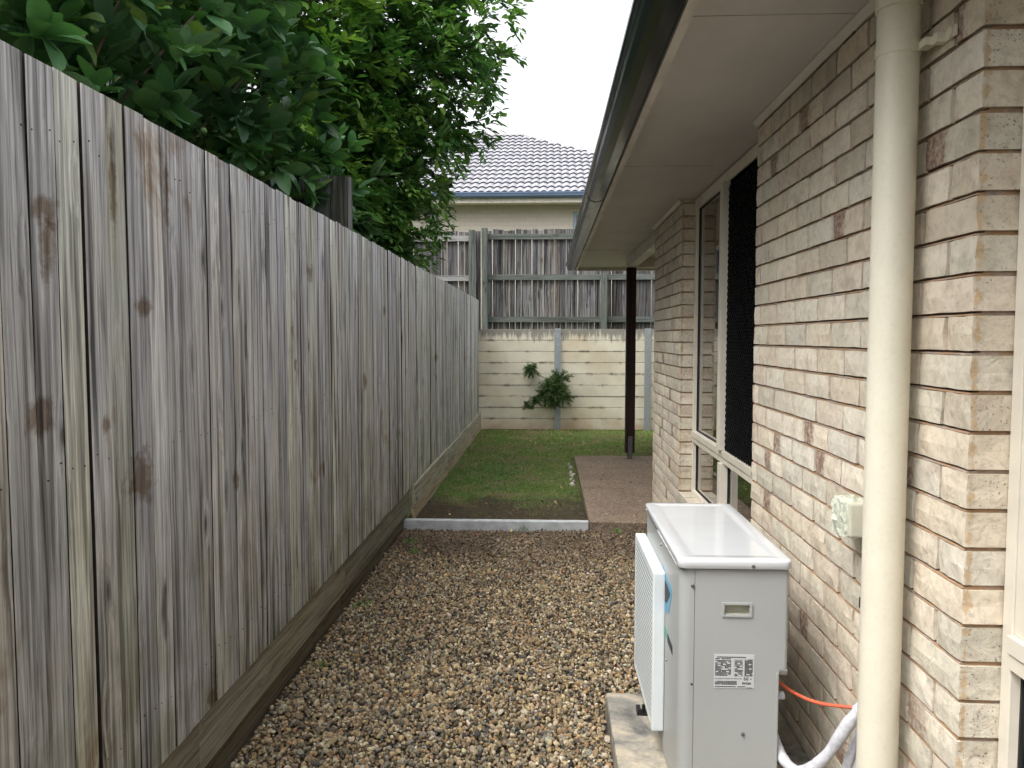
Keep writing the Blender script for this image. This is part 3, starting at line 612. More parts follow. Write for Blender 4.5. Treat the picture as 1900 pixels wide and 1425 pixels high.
# windows ---------------------------------------------------------
def window(y0, y1, ym, screen, jamb=.035):
    """frame plane X 1.02..1.06; y0 near jamb, y1 far jamb, ym mullion"""
    X = 1.003 + HX; zb, zt, zm = .42, 2.45, .85; w = MB()
    w.box(X, X + .05, y0 + HY, y1 + HY, zb, zb + .05, bev=.002); w.box(X, X + .05, y0 + HY, y1 + HY, zt - .06, zt, bev=.002)
    w.box(X, X + .05, y0 + HY, y0 + .035 + HY, zb + .05, zt - .06, bev=.002); w.box(X, X + .05, y1 - .035 + HY, y1 + HY, zb + .05, zt - .06, bev=.002)
    if jamb > .035: w.box(X + .004, X + .045, y1 - jamb + HY, y1 - .0355 + HY, zm + .031, zt - .061, bev=.002)
    w.box(X - .006, X + .05, y0 + .035 + HY, y1 - .035 + HY, zm - .045, zm - .012, bev=.002); w.box(X - .012, X + .05, y0 + .035 + HY, y1 - .035 + HY, zm - .008, zm + .03, bev=.002)
    wo_ = w.build('window', M['frame'], H)
    m = MB(); m.box(X - .030, X + .045, ym - .03 + HY, ym + .035 + HY, zm + .031, zt - .061, bev=.003); m.build('mullion', M['frame'], wo_)
    m = MB(); m.box(X - .022, X + .045, ym - .03 + HY, ym + .035 + HY, zb + .051, zm - .046, bev=.003); m.build('mullion', M['frame'], wo_)
    for (a, c) in ((y0 + .035, ym - .03), (ym + .035, y1 - .035)):
        for (e, f) in ((zb + .05, zm - .045), (zm + .03, zt - .06)):
            m = MB(); m.box(X + .030, X + .035, a + HY, c + HY, e, f); m.build('pane', M['glass'], wo_)
            m = MB(); s = .006
            m.box(X + .022, X + .030, a + HY, a + s + HY, e, f); m.box(X + .022, X + .030, c - s + HY, c + HY, e, f); m.box(X + .022, X + .030, a + s + HY, c - s + HY, e, e + s); m.box(X + .022, X + .030, a + s + HY, c - s + HY, f - s, f); m.build('seal', M['seal'], wo_)
    if screen:
        a, c, e, f = y0 + .035, ym - .03, zm + .03, zt - .06; m = MB(); px, pz = .046, .036; bw = .0034
        ny_ = int((c - a) / px); nz_ = int((f - e) / pz)
        for i in range(ny_):
            for j in range(nz_):
                Y0 = a + i * px + HY; Z0 = e + j * pz
                for (p0, p1) in (((Y0, Z0 + pz / 2), (Y0 + px / 2, Z0)), ((Y0 + px / 2, Z0), (Y0 + px, Z0 + pz / 2)), ((Y0 + px, Z0 + pz / 2), (Y0 + px / 2, Z0 + pz)), ((Y0 + px / 2, Z0 + pz), (Y0, Z0 + pz / 2))):
                    m.add([(X + .002, p0[0], p0[1] - bw), (X + .002, p1[0], p1[1] - bw), (X + .002, p1[0], p1[1] + bw), (X + .002, p0[0], p0[1] + bw), (X + .010, p0[0], p0[1] + bw), (X + .010, p1[0], p1[1] + bw)], [(0, 1, 2, 3), (3, 2, 5, 4)])
        tag(m.build('security_screen', M['screen'], wo_), kind='stuff')
        m = MB(); m.box(X + .012, X + .013, a + HY, c + HY, e, f); m.build('fly_mesh', M['flymesh'], wo_)
    return wo_
wA = window(3.468, 5.3405, 4.41, True); wB = window(-.25, 1.7045, .8, False, .075)
# rooms behind the panes
for (y0, y1) in ((3.3, 6.4), (-1.2, 1.75)):
    m = MB(); x0, x1 = .31, 2.6; a, c = y0 + HY, y1 + HY
    m.box(x1, x1 + .05, a, c, .0, 2.4); m.box(x0, x1, a - .05, a, 0, 2.4); m.box(x0, x1, c, c + .05, 0, 2.4); m.box(x0, x1, a, c, -.02, .0); m.box(.17, x1, a, c, 2.4, 2.44); m.build('room', M['room'], H)
m = MB(); 
for k in range(8): m.tube([(.24 + .012 * (k % 2), 5.33 + HY - k * .045, .06), (.24 + .012 * (k % 2), 5.33 + HY - k * .045, 2.38)], .026, 8, cap=False)
m.build('curtain', M['curtain'], H)
# eave ------------------------------------------------------------
YE = 10.5; Y0 = -7.0
js = [-7.0, -4.5, -2.0, .3, 2.35, 4.34, 6.31, 8.4, YE - .025]
for a, c in zip(js, js[1:]):
    x1_ = .914 if c < 6.7 else 4.5
    m = MB(); m.box(.406 + HX, 4.0, a + HY + .001, c + HY - .001, 2.461, 2.470); m.build('soffit_panel', M['soffit'], H)
for j in js[1:-1]:
    m = MB(); m.box(.407 + HX, (.913 if j < 6.6 else 3.2) + HX, j + HY - .012, j + HY + .012, 2.4585, 2.461); m.build('joint_strip', M['soffit'], H)
m = MB(); m.box(.375 + HX, .405 + HX, Y0 + HY, YE - .02 + HY, 2.418, 2.60); m.box(.375 + HX, 4.0, YE - .02 + HY, YE + HY, 2.418, 2.60); m.build('fascia', M['fascia'], H)
for y0, y1 in ((1.70, 3.46), (5.345, 6.68)):
    m = MB(); m.prism([(-.0225, 2.4605), (-.0225, 2.4525), (-.012, 2.444), (-.004, 2.432), (-.004, 2.4605)], 'y', y0 + HY, y1 + HY); m.build('quad_trim', M['fascia'], H)
m = MB(); m.box(0, .3, -7 + HY, -.26 + HY, 0, 2.458); m.build('wall', M['nwall'], H)
gp = [(.372, 2.43), (.318, 2.418), (.285, 2.428), (.268, 2.452), (.262, 2.478), (.255, 2.482), (.249, 2.494), (.250, 2.512), (.258, 2.521), (.266, 2.519), (.268, 2.511), (.262, 2.508), (.259, 2.498), (.263, 2.488), (.272, 2.480), (.278, 2.456), (.292, 2.438), (.318, 2.428), (.366, 2.438), (.366, 2.60), (.372, 2.60)]
m = MB(); m.prism([(x + HX, z_) for x, z_ in gp], 'y', Y0 + HY, YE + .02 + HY); gut = m.build('gutter', M['gutter'], H)
capp = [(.372, 2.43), (.318, 2.418), (.285, 2.428), (.268, 2.452), (.262, 2.478), (.249, 2.494), (.250, 2.516), (.372, 2.516)]
m = MB(); m.prism([(x + HX, z_) for x, z_ in capp], 'y', YE + .0205 + HY, YE + .024 + HY); m.build('end_cap', M['gutter'], gut)
m = MB(); off = [(.372 + HX, 2.426), (.317 + HX, 2.4145), (.2825 + HX, 2.426), (.2645 + HX, 2.452), (.2585 + HX, 2.478), (.2455 + HX, 2.494), (.2465 + HX, 2.514), (.258 + HX, 2.5245)]
for yj in (5.2,):
    m.prism(off, 'y', yj + HY, yj + .05 + HY, closed=False, cap=False)
m.build('gutter_joint', M['gutter'], gut)
# main roof slope over the eave
m = MB(); rt = math.tan(math.radians(22)); x = .33; k = 0
pr = []
m.add([(.34 + HX, Y0 + HY, 2.605), (.34 + HX, YE + HY, 2.605), (5 + HX, YE + HY, 2.605 + 4.66 * rt), (5 + HX, Y0 + HY, 2.605 + 4.66 * rt)], [(0, 1, 2, 3)])
rf = m.build('roof', M['ridge'], H)
m = MB(); nrow2 = 12
for r_ in range(nrow2):
    for cc in range(int((YE - Y0) / .33)):
        mt = Matrix.Translation((.325 + HX + r_ * .33 * math.cos(math.radians(22)), YE + HY - cc * .33 - .02, 2.615 + r_ * .33 * math.sin(math.radians(22)))) @ Matrix.Rotation(-math.pi / 2, 4, 'Z') @ Matrix.Rotation(math.radians(22), 4, 'X')
        m.add([mt @ Vector(v) for v in tv], tf)
tag(m.build('roof_tiles', M['tile'], rf), kind='stuff')
# patio beams and post
m = MB(); m.box(.945 + HX, 1.045 + HX, 6.68 + HY, 9.19 + HY, 2.345, 2.4605, bev=.003); m.build('beam', M['fascia'], H)
m = MB(); m.box(.945 + HX, 5.0, 9.19 + HY, 9.29 + HY, 2.345, 2.4605, bev=.003); m.build('beam', M['fascia'], H)
m = MB(); m.box(.94 + HX, 1.05 + HX, 9.185 + HY, 9.295 + HY, .14, 2.344, bev=.004); po = m.build('post', M['post'], H)
m = MB(); m.box(.97 + HX, 1.02 + HX, 9.172 + HY, 9.183 + HY, .07, .34); m.box(.97 + HX, 1.02 + HX, 9.297 + HY, 9.308 + HY, .07, .34); m.box(.95 + HX, 1.04 + HX, 9.17 + HY, 9.31 + HY, .072, .08)
for z in (.2, .29): m.tube([(.995 + HX, 9.164 + HY, z), (.995 + HX, 9.172 + HY, z)], .012, 6)
m.build('post_bracket', plain('dull_steel_bracket', (.14, .135, .13), .5, .4, .2, 40, .5), po)
# downpipe --------------------------------------------------------
PXc, PYc, PR = .845, 1.945, .0485
m = MB(); m.tube([(PXc + HX, PYc + HY, .02), (PXc + HX, PYc + HY, 2.30)], PR, 40); 
m.tube([(PXc + HX, PYc + HY, 2.300), (PXc + HX, PYc + HY, 2.306)], PR - .001, 40, cap=False)
dp = m.build('downpipe', M['pipe'], H); tag(dp, 'cream round downpipe fixed to the brick wall')
m = MB(); m.tube([(PXc + HX, PYc + HY, 2.306), (PXc + HX, PYc + HY, 2.459)], PR + .004, 40); m.build('pipe_collar', M['pipe'], dp)
m = MB(); m.tube([(PXc + HX, PYc + HY, 2.196), (PXc + HX, PYc + HY, 2.218)], PR + .0022, 40)
m.box(PXc + HX + .03, PXc + HX + .055, PYc + HY - .075, PYc + HY - .035, 2.198, 2.216); m.box(PXc + HX + .044, WX + HX - .0005, PYc + HY - .098, PYc + HY - .075, 2.196, 2.218)
m.tube([(WX + HX - .012, PYc + HY - .125, 2.207), (WX + HX - .002, PYc + HY - .125, 2.207)], .012, 10); m.box(WX + HX - .006, WX + HX - .001, PYc + HY - .14, PYc + HY - .075, 2.195, 2.219)
m.build('pipe_clamp', M['pipe'], dp)

# ================================================================== ISOLATOR SWITCH
iso = thing('isolator_switch', 'cream outdoor switch box wrapped in torn plastic beside the downpipe', 'switch box', (.91, 2.2, 1.01))
m = MB(); m.box(-.070, -.003, -.055, .04, -.045, .05, bev=.006); m.build('switch_body', M['isolator'], iso)
bmx = bmesh.new(); bmesh.ops.create_cube(bmx, size=1); bmesh.ops.subdivide_edges(bmx, edges=bmx.edges[:], cuts=4, use_grid_fill=True)
for v in bmx.verts:
    w_ = v.co.normalized(); base = v.co.lerp(w_ * .62, .45); nn = mnoise.noise_vector(base * 4.5 + Vector((3, 1, 2)))
    v.co = Vector((-.046 + base.x * .072, .012 + base.y * .105, .0 + base.z * .108)) + nn * .010
me = bpy.data.meshes.new('plastic_wrap'); bmx.to_mesh(me); bmx.free(); me.materials.append(M['film']); link('plastic_wrap', me, iso)
m = MB(); m.tube([(-.022, -.06, -.046), (-.022, -.06, -.62), (-.03, -.04, -.8)], .0115, 14); m.build('conduit', M['conduit'], iso)
m = MB(); m.box(-.036, -.002, -.076, -.044, -.245, -.215, bev=.002); m.build('conduit_clip', M['black_plastic'], iso)

# ================================================================== AIR CONDITIONER
pad = MB(); pad.box(.24, .90, 1.75, 3.045, -.06, .088, bev=.012)
tag(pad.build('concrete_pad', M['pad']), 'stained concrete pad under the air conditioner', 'concrete pad')
AC = thing('air_conditioner', 'white outdoor air conditioner unit standing on a concrete pad against the brick wall', 'air conditioner', (.56, 2.66, .088))
AX, AY, AZ = -.56, -2.66, -.088
def rrect(x0, x1, y0, y1, r, seg=8):
    rs = r if isinstance(r, (list, tuple)) else [r] * 4; out = []
    for (cx, cy, a0, rr) in ((x1 - rs[0], y1 - rs[0], 0, rs[0]), (x0 + rs[1], y1 - rs[1], 90, rs[1]), (x0 + rs[2], y0 + rs[2], 180, rs[2]), (x1 - rs[3], y0 + rs[3], 270, rs[3])):
        for k in range(seg + 1): a = math.radians(a0 + 90 * k / seg); out.append((cx + rr * math.cos(a), cy + rr * math.sin(a)))
    return out
def shell(m, x0, x1, y0, y1, r, zs, mi=0):
    """stack of rounded rectangles: zs = [(z, inset)]"""
    rings = [[(x, y, z) for x, y in rrect(x0 + i_, x1 - i_, y0 + i_, y1 - i_, [max(.001, q - i_) for q in (r if isinstance(r, (list, tuple)) else [r] * 4)])] for z, i_ in zs]
    n = len(rings[0]); vs = [v for rg in rings for v in rg]
    m.add(vs, [(a * n + k, a * n + (k + 1) % n, (a + 1) * n + (k + 1) % n, (a + 1) * n + k) for a in range(len(rings) - 1) for k in range(n)], mi, True)
    m.add(rings[0], [tuple(range(n))[::-1]], mi); m.add(rings[-1], [tuple(range(n))], mi)
x0, x1, y0, y1 = .400 + AX, .722 + AX, 2.285 + AY, 3.06 + AY
m = MB(); shell(m, x0 + .001, x1, y0 + .030, y1, (.02, .02, .003, .003), [(.525 + AZ, 0), (.829 + AZ, 0)]); shell(m, x0 + .001, x1 - .024, y0 + .030, y1, (.02, .02, .003, .003), [(.115 + AZ, 0), (.525 + AZ, 0)]); m.build('body', M['ac'], AC)
# front panel wraps round the near corner: profile swept vertically
def vpanel(name, prof, z0, z1, mat, parent=AC, bev=0):
    m = MB(); m.prism(prof, 'z', z0 + AZ, z1 + AZ, smooth=False); o = m.build(name, mat, parent)
    return o
arc = [(x0 + .034 - .034 * math.cos(math.radians(a)), y0 + .034 - .034 * math.sin(math.radians(a))) for a in range(0, 91, 6)]
inner = [(x0 + .034 - .031 * math.cos(math.radians(a)), y0 + .034 - .031 * math.sin(math.radians(a))) for a in range(90, -1, -6)]
prof = [(x0, y1 - .02)] + arc + [(.4435 + AX, y0), (.4435 + AX, y0 + .003)] + inner + [(x0 + .003, y1 - .02)]
vpanel('front_panel', prof, .112, .830, M['ac'])
# side panel with a hole for the hand grip
sx0, sx1 = .4450 + AX, .724 + AX; hx0, hx1, hz0, hz1 = .533 + AX, .607 + AX, .692, .721
m = MB()
for (a, c, e, f) in ((sx0, hx0, .525, .830), (hx1, sx1 - .012, .525, .830), (hx0, hx1, .525, hz0), (hx0, hx1, hz1, .830), (sx0, sx1 - .026, .112, .525)):
    m.box(a, c, y0 + .0006, y0 + .004, e + AZ, f + AZ)
ac2 = [(sx1 - .012 + .012 * math.sin(math.radians(a)), y0 + .0126 - .012 * math.cos(math.radians(a))) for a in range(0, 91, 10)]
m.prism(ac2 + [(sx1, y0 + .05), (sx1 - .012, y0 + .05)], 'z', .525 + AZ, .830 + AZ)
m.box(sx1 - .026 - .003, sx1 - .026, y0 + .004, y0 + .06, .112 + AZ, .525 + AZ); m.box(sx1 - .026, sx1 - .001, y0 + .002, y0 + .05, .520 + AZ, .5245 + AZ)
m.build('side_panel', M['ac'], AC)
m = MB(); m.box(sx1 - .034, sx1 - .028, y0 - .0016, y0 + .0006, .112 + AZ, .515 + AZ, bev=.0006); m.build('valve_cover', M['ac'], AC)
m = MB(); fo = .008; yy = y0 - .004
for (a, c, e, f) in ((hx0 - fo, hx0, hz0 - fo, hz1 + fo), (hx1, hx1 + fo, hz0 - fo, hz1 + fo), (hx0, hx1, hz0 - fo, hz0), (hx0, hx1, hz1, hz1 + fo)): m.box(a, c, yy, y0 + .0004, e + AZ, f + AZ, bev=.0015)
hf = m.build('hand_grip', M['ac'], AC)
m = MB(); m.box(hx0, hx1, y0 + .024, y0 + .026, hz0 + AZ, hz1 + AZ); m.box(hx0 - .001, hx0, y0 + .004, y0 + .024, hz0 + AZ, hz1 + AZ); m.box(hx1, hx1 + .001, y0 + .004, y0 + .024, hz0 + AZ, hz1 + AZ); m.box(hx0, hx1, y0 + .004, y0 + .024, hz1 + AZ, hz1 + AZ + .001); m.box(hx0, hx1, y0 + .004, y0 + .024, hz0 + AZ - .001, hz0 + AZ); m.build('grip_recess', M['recess'], hf)
# lid
m = MB(); shell(m, .392 + AX, .731 + AX, 2.272 + AY, 3.068 + AY, .026, [(.833 + AZ, .002), (.835 + AZ, 0), (.853 + AZ, 0), (.857 + AZ, .0012), (.860 + AZ, .0045), (.8612 + AZ, .009), (.8612 + AZ, .040), (.8590 + AZ, .046), (.8590 + AZ, .06)])
lid = m.build('lid', M['lid'], AC)
m = MB(); shell(m, .400 + AX, .722 + AX, 2.284 + AY, 3.06 + AY, .022, [(.829 + AZ, 0), (.834 + AZ, 0)]); m.build('lid_gasket', M['dark'], AC)
# fan grille cover
gx0, gx1, gy0, gy1, gz0, gz1 = .358 + AX, .3995 + AX, 2.560 + AY, 3.085 + AY, .182 + AZ, .732 + AZ
m = MB(); fr = .022
m.box(gx0, gx1, gy0, gy0 + fr, gz0, gz1, bev=.006); m.box(gx0, gx1, gy1 - fr, gy1, gz0, gz1, bev=.006); m.box(gx0 + .0005, gx1, gy0 + fr - .003, gy1 - fr + .003, gz1 - fr, gz1 - .0005, bev=.006); m.box(gx0 + .0005, gx1, gy0 + fr - .003, gy1 - fr + .003, gz0 + .0005, gz0 + fr, bev=.006)
gr_ = m.build('fan_grille', M['grille'], AC)
ns = 27; sl = MB(); sl.prism([(-.0078, -.0056), (-.0050, -.0058), (-.0050, .0056), (-.0070, .0056)], 'y', gy0 + fr - .002, gy1 - fr + .002); slm = sl.mesh('slat', M['grille'])
for k in range(ns): link('slat', slm, gr_, (gx0 + .009, 0, gz0 + fr + .008 + k * (gz1 - gz0 - 2 * fr - .014) / (ns - 1)))
m = MB(); m.box(gx0 + .0022, gx0 + .0032, gy0 + fr, gy1 - fr, gz0 + fr, gz1 - fr); m.build('grille_gap_shade_sheet', plain('grille_shadow_plastic', (.16, .18, .19), .6, .2), gr_)  # grey sheet close behind the slats, coloured as the shade in their gaps
m = MB()
for k in range(8):
    for (yy_, zz) in ((gy0 + .006, gz0 + .02 + k * .071),):
        if k in (0, 3, 7): m.tube([(gx0 - .0006, yy_ + .010, zz), (gx0 + .001, yy_ + .010, zz)], .003, 8)
m.build('grille_clip', M['screw'], gr_)
def screw(x, z, y=None, nx=False):
    m = MB()
    if nx: m.tube([(-.0, 0, 0), (-.004, 0, 0)], [.0055, .0045], 12); m.box(-.0045, -.0040, -.003, .003, -.0006, .0006)
    else: m.tube([(0, 0, 0), (0, -.004, 0)], [.0058, .0046], 14); m.box(-.0035, .0035, -.0044, -.0040, -.0007, .0007); m.box(-.0007, .0007, -.0046, -.0040, -.0035, .0035)
    return m.build('screw', M['screw'], AC, loc=(x + AX, (y if y is not None else 2.285) + AY, z + AZ), rot=(0, R.uniform(0, 1) if not nx else 0, 0))
screw(.613, .842, 2.272); screw(.438, .777); screw(.594, .323); screw(.3995, .800, 2.66, True); screw(.3995, .45, 2.52, True); screw(.392, .845, 3.0, True)
m = MB(); m.tube([(.439 + AX, 2.2848 + AY, .475 + AZ), (.439 + AX, 2.2842 + AY, .475 + AZ)], .0036, 12); m.build('drain_hole', M['dark'], AC)
# rating label
lb = MB(); lb.box(.505 + AX, .624 + AX, y0 - .0008, y0 + .0004, .466 + AZ, .5695 + AZ); lab = lb.build('rating_label', M['sticker'], AC)
m = MB(); mg = MB(); ly = y0 - .0012
def bars(M_, xa, xb, za, zb, rows, fill=.62, dens=.8):
    h = (zb - za) / rows
    for r_ in range(rows):
        x = xa
        while x < xb - .001:
            L = min(R.uniform(.002, .009), xb - x)
            if R.random() < dens: M_.box(x + AX, x + L - .0006 + AX, ly, ly + .0003, za + r_ * h + AZ, za + r_ * h + h * fill + AZ)
            x += L
bars(m, .508, .556, .504, .553, 13, .66, .92); bars(m, .566, .590, .504, .553, 12, .6, .8); bars(m, .596, .620, .504, .556, 15, .7, .92); bars(m, .508, .574, .4765, .489, 4, .62, .95)
bars(m, .513, .600, .560, .5635, 1, .8, .9); bars(m, .508, .556, .555, .5585, 1, .8, .85); bars(m, .508, .60, .4695, .4725, 1, .8, .97); bars(m, .602, .620, .467, .469, 1, .8, .9)
m.build('label_print', M['ink'], lab)
for z in (.502, .520, .537, .554): mg.box(.564 + AX, .622 + AX, ly, ly + .0003, z + AZ, z + .0006 + AZ)
for x in (.563, .594): mg.box(x + AX, x + .0006 + AX, ly, ly + .0003, .502 + AZ, .5546 + AZ)
mg.box(.603 + AX, .609 + AX, ly - .0001, ly + .0003, .4985 + AZ, .499 + AZ); mg.build('label_lines', M['inkgrey'], lab)
def text(s, x, z, size, mat, parent, bold=0.0, name='label_text', y=None):
    c = bpy.data.curves.new(name, 'FONT'); c.body = s; c.size = size; c.extrude = .0001; c.offset = bold; c.materials.append(mat)
    o = bpy.data.objects.new(name, c); COL.objects.link(o); o.parent = parent; o.location = (x + AX, (y if y is not None else ly), z + AZ); o.rotation_euler = (math.pi / 2, 0, 0)
    bpy.context.view_layer.update(); me = bpy.data.meshes.new_from_object(o.evaluated_get(bpy.context.evaluated_depsgraph_get())); lc = o.location.copy(); bpy.data.objects.remove(o); return link(name, me, parent, lc, (math.pi / 2, 0, 0))
text('66', .5925, .4905, .0150, M['ink'], lab, .0001); text('dB', .6115, .4925, .0055, M['ink'], lab); text('R410A', .5885, .4780, .0098, M['ink'], lab, .0004)
text('OUTDOOR SOUND POWER LEVEL', .5075, .4935, .0052, M['ink'], lab)
# emblem and band on the front panel
def decal(name, pts_, mat, dx=.0008):
    m = MB(); m.prism([(y_ + AY, z_ + AZ) for y_, z_ in pts_], 'x', .400 - dx + AX, .3999 + AX); return m.build(name, mat, AC)
decal('emblem', [(2.62, .745), (2.53, .722), (2.432, .722), (2.425, .712), (2.428, .698), (2.488, .618), (2.54, .600), (2.62, .62)], M['blue'])
decal('emblem', [(2.62, .70), (2.545, .705), (2.458, .694), (2.468, .68), (2.530, .637), (2.62, .63)], M['ink'], .0014)
decal('sticker', [(2.62, .548), (2.53, .548), (2.49, .545), (2.50, .522), (2.62, .522)], M['green']); decal('sticker', [(2.50, .546), (2.405, .541), (2.405, .514), (2.50, .519)], M['ink'], .0012)
# feet
for yy_ in (2.40, 2.875):
    m = MB(); m.box(.345 + AX, .73 + AX, yy_ - .022 + AY, yy_ + .022 + AY, .089 + AZ, .093 + AZ); m.box(.345 + AX, .36 + AX, yy_ - .022 + AY, yy_ + .022 + AY, .093 + AZ, .112 + AZ, bev=.002); m.box(.39 + AX, .71 + AX, yy_ - .022 + AY, yy_ + .022 + AY, .093 + AZ, .1145 + AZ)
    m.tube([(.372 + AX, yy_ + AY, .093 + AZ), (.372 + AX, yy_ + AY, .122 + AZ)], .006, 8); m.build('foot', M['black_plastic'], AC)
# service valves and coil back
m = MB(); m.tube([(.70 + AX, 2.34 + AY, .50 + AZ), (.735 + AX, 2.34 + AY, .50 + AZ)], .014, 12); m.tube([(.70 + AX, 2.34 + AY, .42 + AZ), (.73 + AX, 2.34 + AY, .42 + AZ)], .012, 12); m.build('valve', M['conduit'], AC)
def bez(ps, n=24):
    ps = [Vector(p) for p in ps]; out = []
    for i in range(len(ps) - 1):
        p0 = ps[max(i - 1, 0)]; p1 = ps[i]; p2 = ps[i + 1]; p3 = ps[min(i + 2, len(ps) - 1)]
        for k in range(n):
            t_ = k / n; out.append(.5 * ((2 * p1) + (p2 - p0) * t_ + (2 * p0 - 5 * p1 + 4 * p2 - p3) * t_ ** 2 + (3 * p1 - p0 - 3 * p2 + p3) * t_ ** 3))
    return out + [ps[-1]]
m = MB(); m.tube(bez([(.70, 2.40, .465), (.745, 2.35, .437), (.80, 2.28, .432), (.86, 2.21, .452), (.912, 2.175, .468)], 8), .0052, 10)
tag(m.build('orange_cable', M['orange']), 'thin orange cable running from the air conditioner to the wall', 'cable')
pth = bez([(.912, 2.15, .468), (.885, 2.135, .480), (.858, 2.13, .462), (.83, 2.14, .405), (.80, 2.16, .335), (.765, 2.19, .275), (.735, 2.23, .245), (.715, 2.30, .25), (.700, 2.36, .30)], 8)
m = MB(); m.tube(pth, [.0165 + .004 * math.sin(i * .35) * math.exp(-i / 30) + R.uniform(-.0006, .0006) + (.006 if i < 14 else 0) for i in range(len(pth))], 16)
lg = m.build('insulated_pipe', M['lagging']); tag(lg, 'white taped refrigerant pipe bending from the wall behind the air conditioner', 'pipe')
m = MB(); m.tube(bez([(.905, 2.17, .42), (.88, 2.17, .36), (.855, 2.18, .25), (.845, 2.19, .10)], 8), .014, 12); m.build('drain_hose', M['lagging'], lg)

# ================================================================== VEGETATION
def leaf_geo(L, Wd, fold, droop, seg=4, tipw=.72):
    """obovate leaf along +Y with folded midrib; returns verts, faces"""
    vs = []; fs = []
    for i in range(seg + 1):
        u = i / seg; w = Wd * (math.sin(math.pi * min(1, u ** tipw * .96 + .02)) ** .75) * .5; w = max(w, Wd * .02)
        z = -droop * u * u * L; vs += [(-w, u * L, z + fold * w), (0, u * L, z), (w, u * L, z + fold * w)]
    for i in range(seg):
        for k in (0, 1): a = i * 3 + k; fs.append((a, a + 1, a + 4, a + 3))
    return np.array(vs), np.array(fs)
def in_frame(p, mg_=60):
    x, y = project(p); return -mg_ < x < 1900 + mg_ and -mg_ < y < 1425 + mg_
def crown(tree, name_rest, leaves, geos, label=None):
    """leaves: list of (pos, matrix3x3 numpy, scale, color, variant). Largest 300 in view become single objects"""
    def sc(l):
        d = math.dist(l[0], (0, 0, EYE)); return (l[2] / d if in_frame(l[0], 0) else 0) * l[5]
    leaves.sort(key=sc, reverse=True); mes = []
    for v, f in geos:
        m = MB(); m.add([tuple(q) for q in v], [tuple(q) for q in f], 0, True); mes.append(m.mesh('leaf', M['leaf_obj']))
    tx, ty, tz = tree.location
    for p, rm, s, c, vi, _ in leaves[:300]:
        link('leaf', mes[vi], tree, (p[0] - tx, p[1] - ty, p[2] - tz), Matrix(rm.tolist()).to_euler(), tuple(c), (s, s, s))
    Vs, Fs, Cs = [], [], []; off = 0
    rest_ = leaves[300:]
    for vi, (gv, gf) in enumerate(geos):
        g_ = [l for l in rest_ if l[4] == vi]
        if not g_: continue
        Pm = np.array([l[0] for l in g_]) - np.array((tx, ty, tz)); Rm = np.array([l[1] for l in g_]); Sm = np.array([l[2] for l in g_]); Cm = np.array([l[3] for l in g_])
        V = np.einsum('nij,kj->nki', Rm, gv) * Sm[:, None, None] + Pm[:, None]; n, k = len(g_), len(gv)
        Vs.append(V.reshape(-1, 3)); Fs.append((gf[None] + (np.arange(n) * k)[:, None, None]).reshape(-1, 4) + off); Cs.append(np.repeat(Cm, k, 0)); off += n * k
    tag(link(name_rest, npmesh(name_rest, np.concatenate(Vs), np.concatenate(Fs), M['leaf_attr'], np.concatenate(Cs), True), tree), kind='stuff')
def basis(dirv, roll):
    """matrix whose Y column is dirv, Z roughly up"""
    y = np.array(dirv, float); y /= np.linalg.norm(y); up = np.array((0, 0, 1.0)) + NP.normal(size=3) * .15; x = np.cross(y, up); x /= np.linalg.norm(x) + 1e-9; z = np.cross(x, y)
    c, s = math.cos(roll), math.sin(roll); return np.stack([c * x + s * z, y, -s * x + c * z], 1)
def limbs(tree, base, tips, r0, mat=None):
    mB = MB(); tx, ty, tz = tree.location
    for tip in tips:
        tip = Vector(tip); b0 = Vector(base); mid = b0.lerp(tip, .45) + Vector((R.uniform(-.2, .2), R.uniform(-.2, .2), R.uniform(.0, .35)))
        p = bez([b0 - tree.location, mid - tree.location, tip - tree.location], 5); n = len(p); mB.tube(p, [max(.006, r0 * (1 - i / n) ** 1.1) for i in range(n)], 7)
    mB.build('branches', M['bark'], tree)

# --- tree one: big glossy leaves over the near part of the fence
T1 = thing('broad_leaved_tree', 'tree with big glossy dark oval leaves over the nearest part of the fence', 'tree', (-2.7, 3.6, 0))
geos1 = [leaf_geo(1, .52, .2, .12, 5, 1.25), leaf_geo(1, .46, .4, .3, 5, 1.2), leaf_geo(1, .56, .12, -.1, 5, 1.3), leaf_geo(1, .44, .55, .05, 5, 1.15)]
blobs1 = [((-2.35, 2.6, 2.75), .95), ((-2.3, 3.6, 2.8), 1.0), ((-2.7, 1.9, 3.1), 1.0), ((-2.1, 4.6, 2.75), .8), ((-2.6, 3.0, 3.8), 1.2), ((-2.8, 4.6, 3.7), 1.1), ((-2.0, 3.9, 3.5), .7), ((-3.4, 3.6, 2.6), 1.1), ((-1.75, 3.1, 2.45), .42), ((-1.62, 4.5, 2.30), .36), ((-1.5, 5.0, 2.5), .4), ((-1.6, 4.1, 2.75), .5)]
DARK = np.array([(.032, .085, .036), (.042, .108, .042), (.060, .150, .058), (.082, .175, .075)]); LIGHT = np.array([(.10, .19, .05), (.13, .22, .06)])
leaves = []; tips1 = []
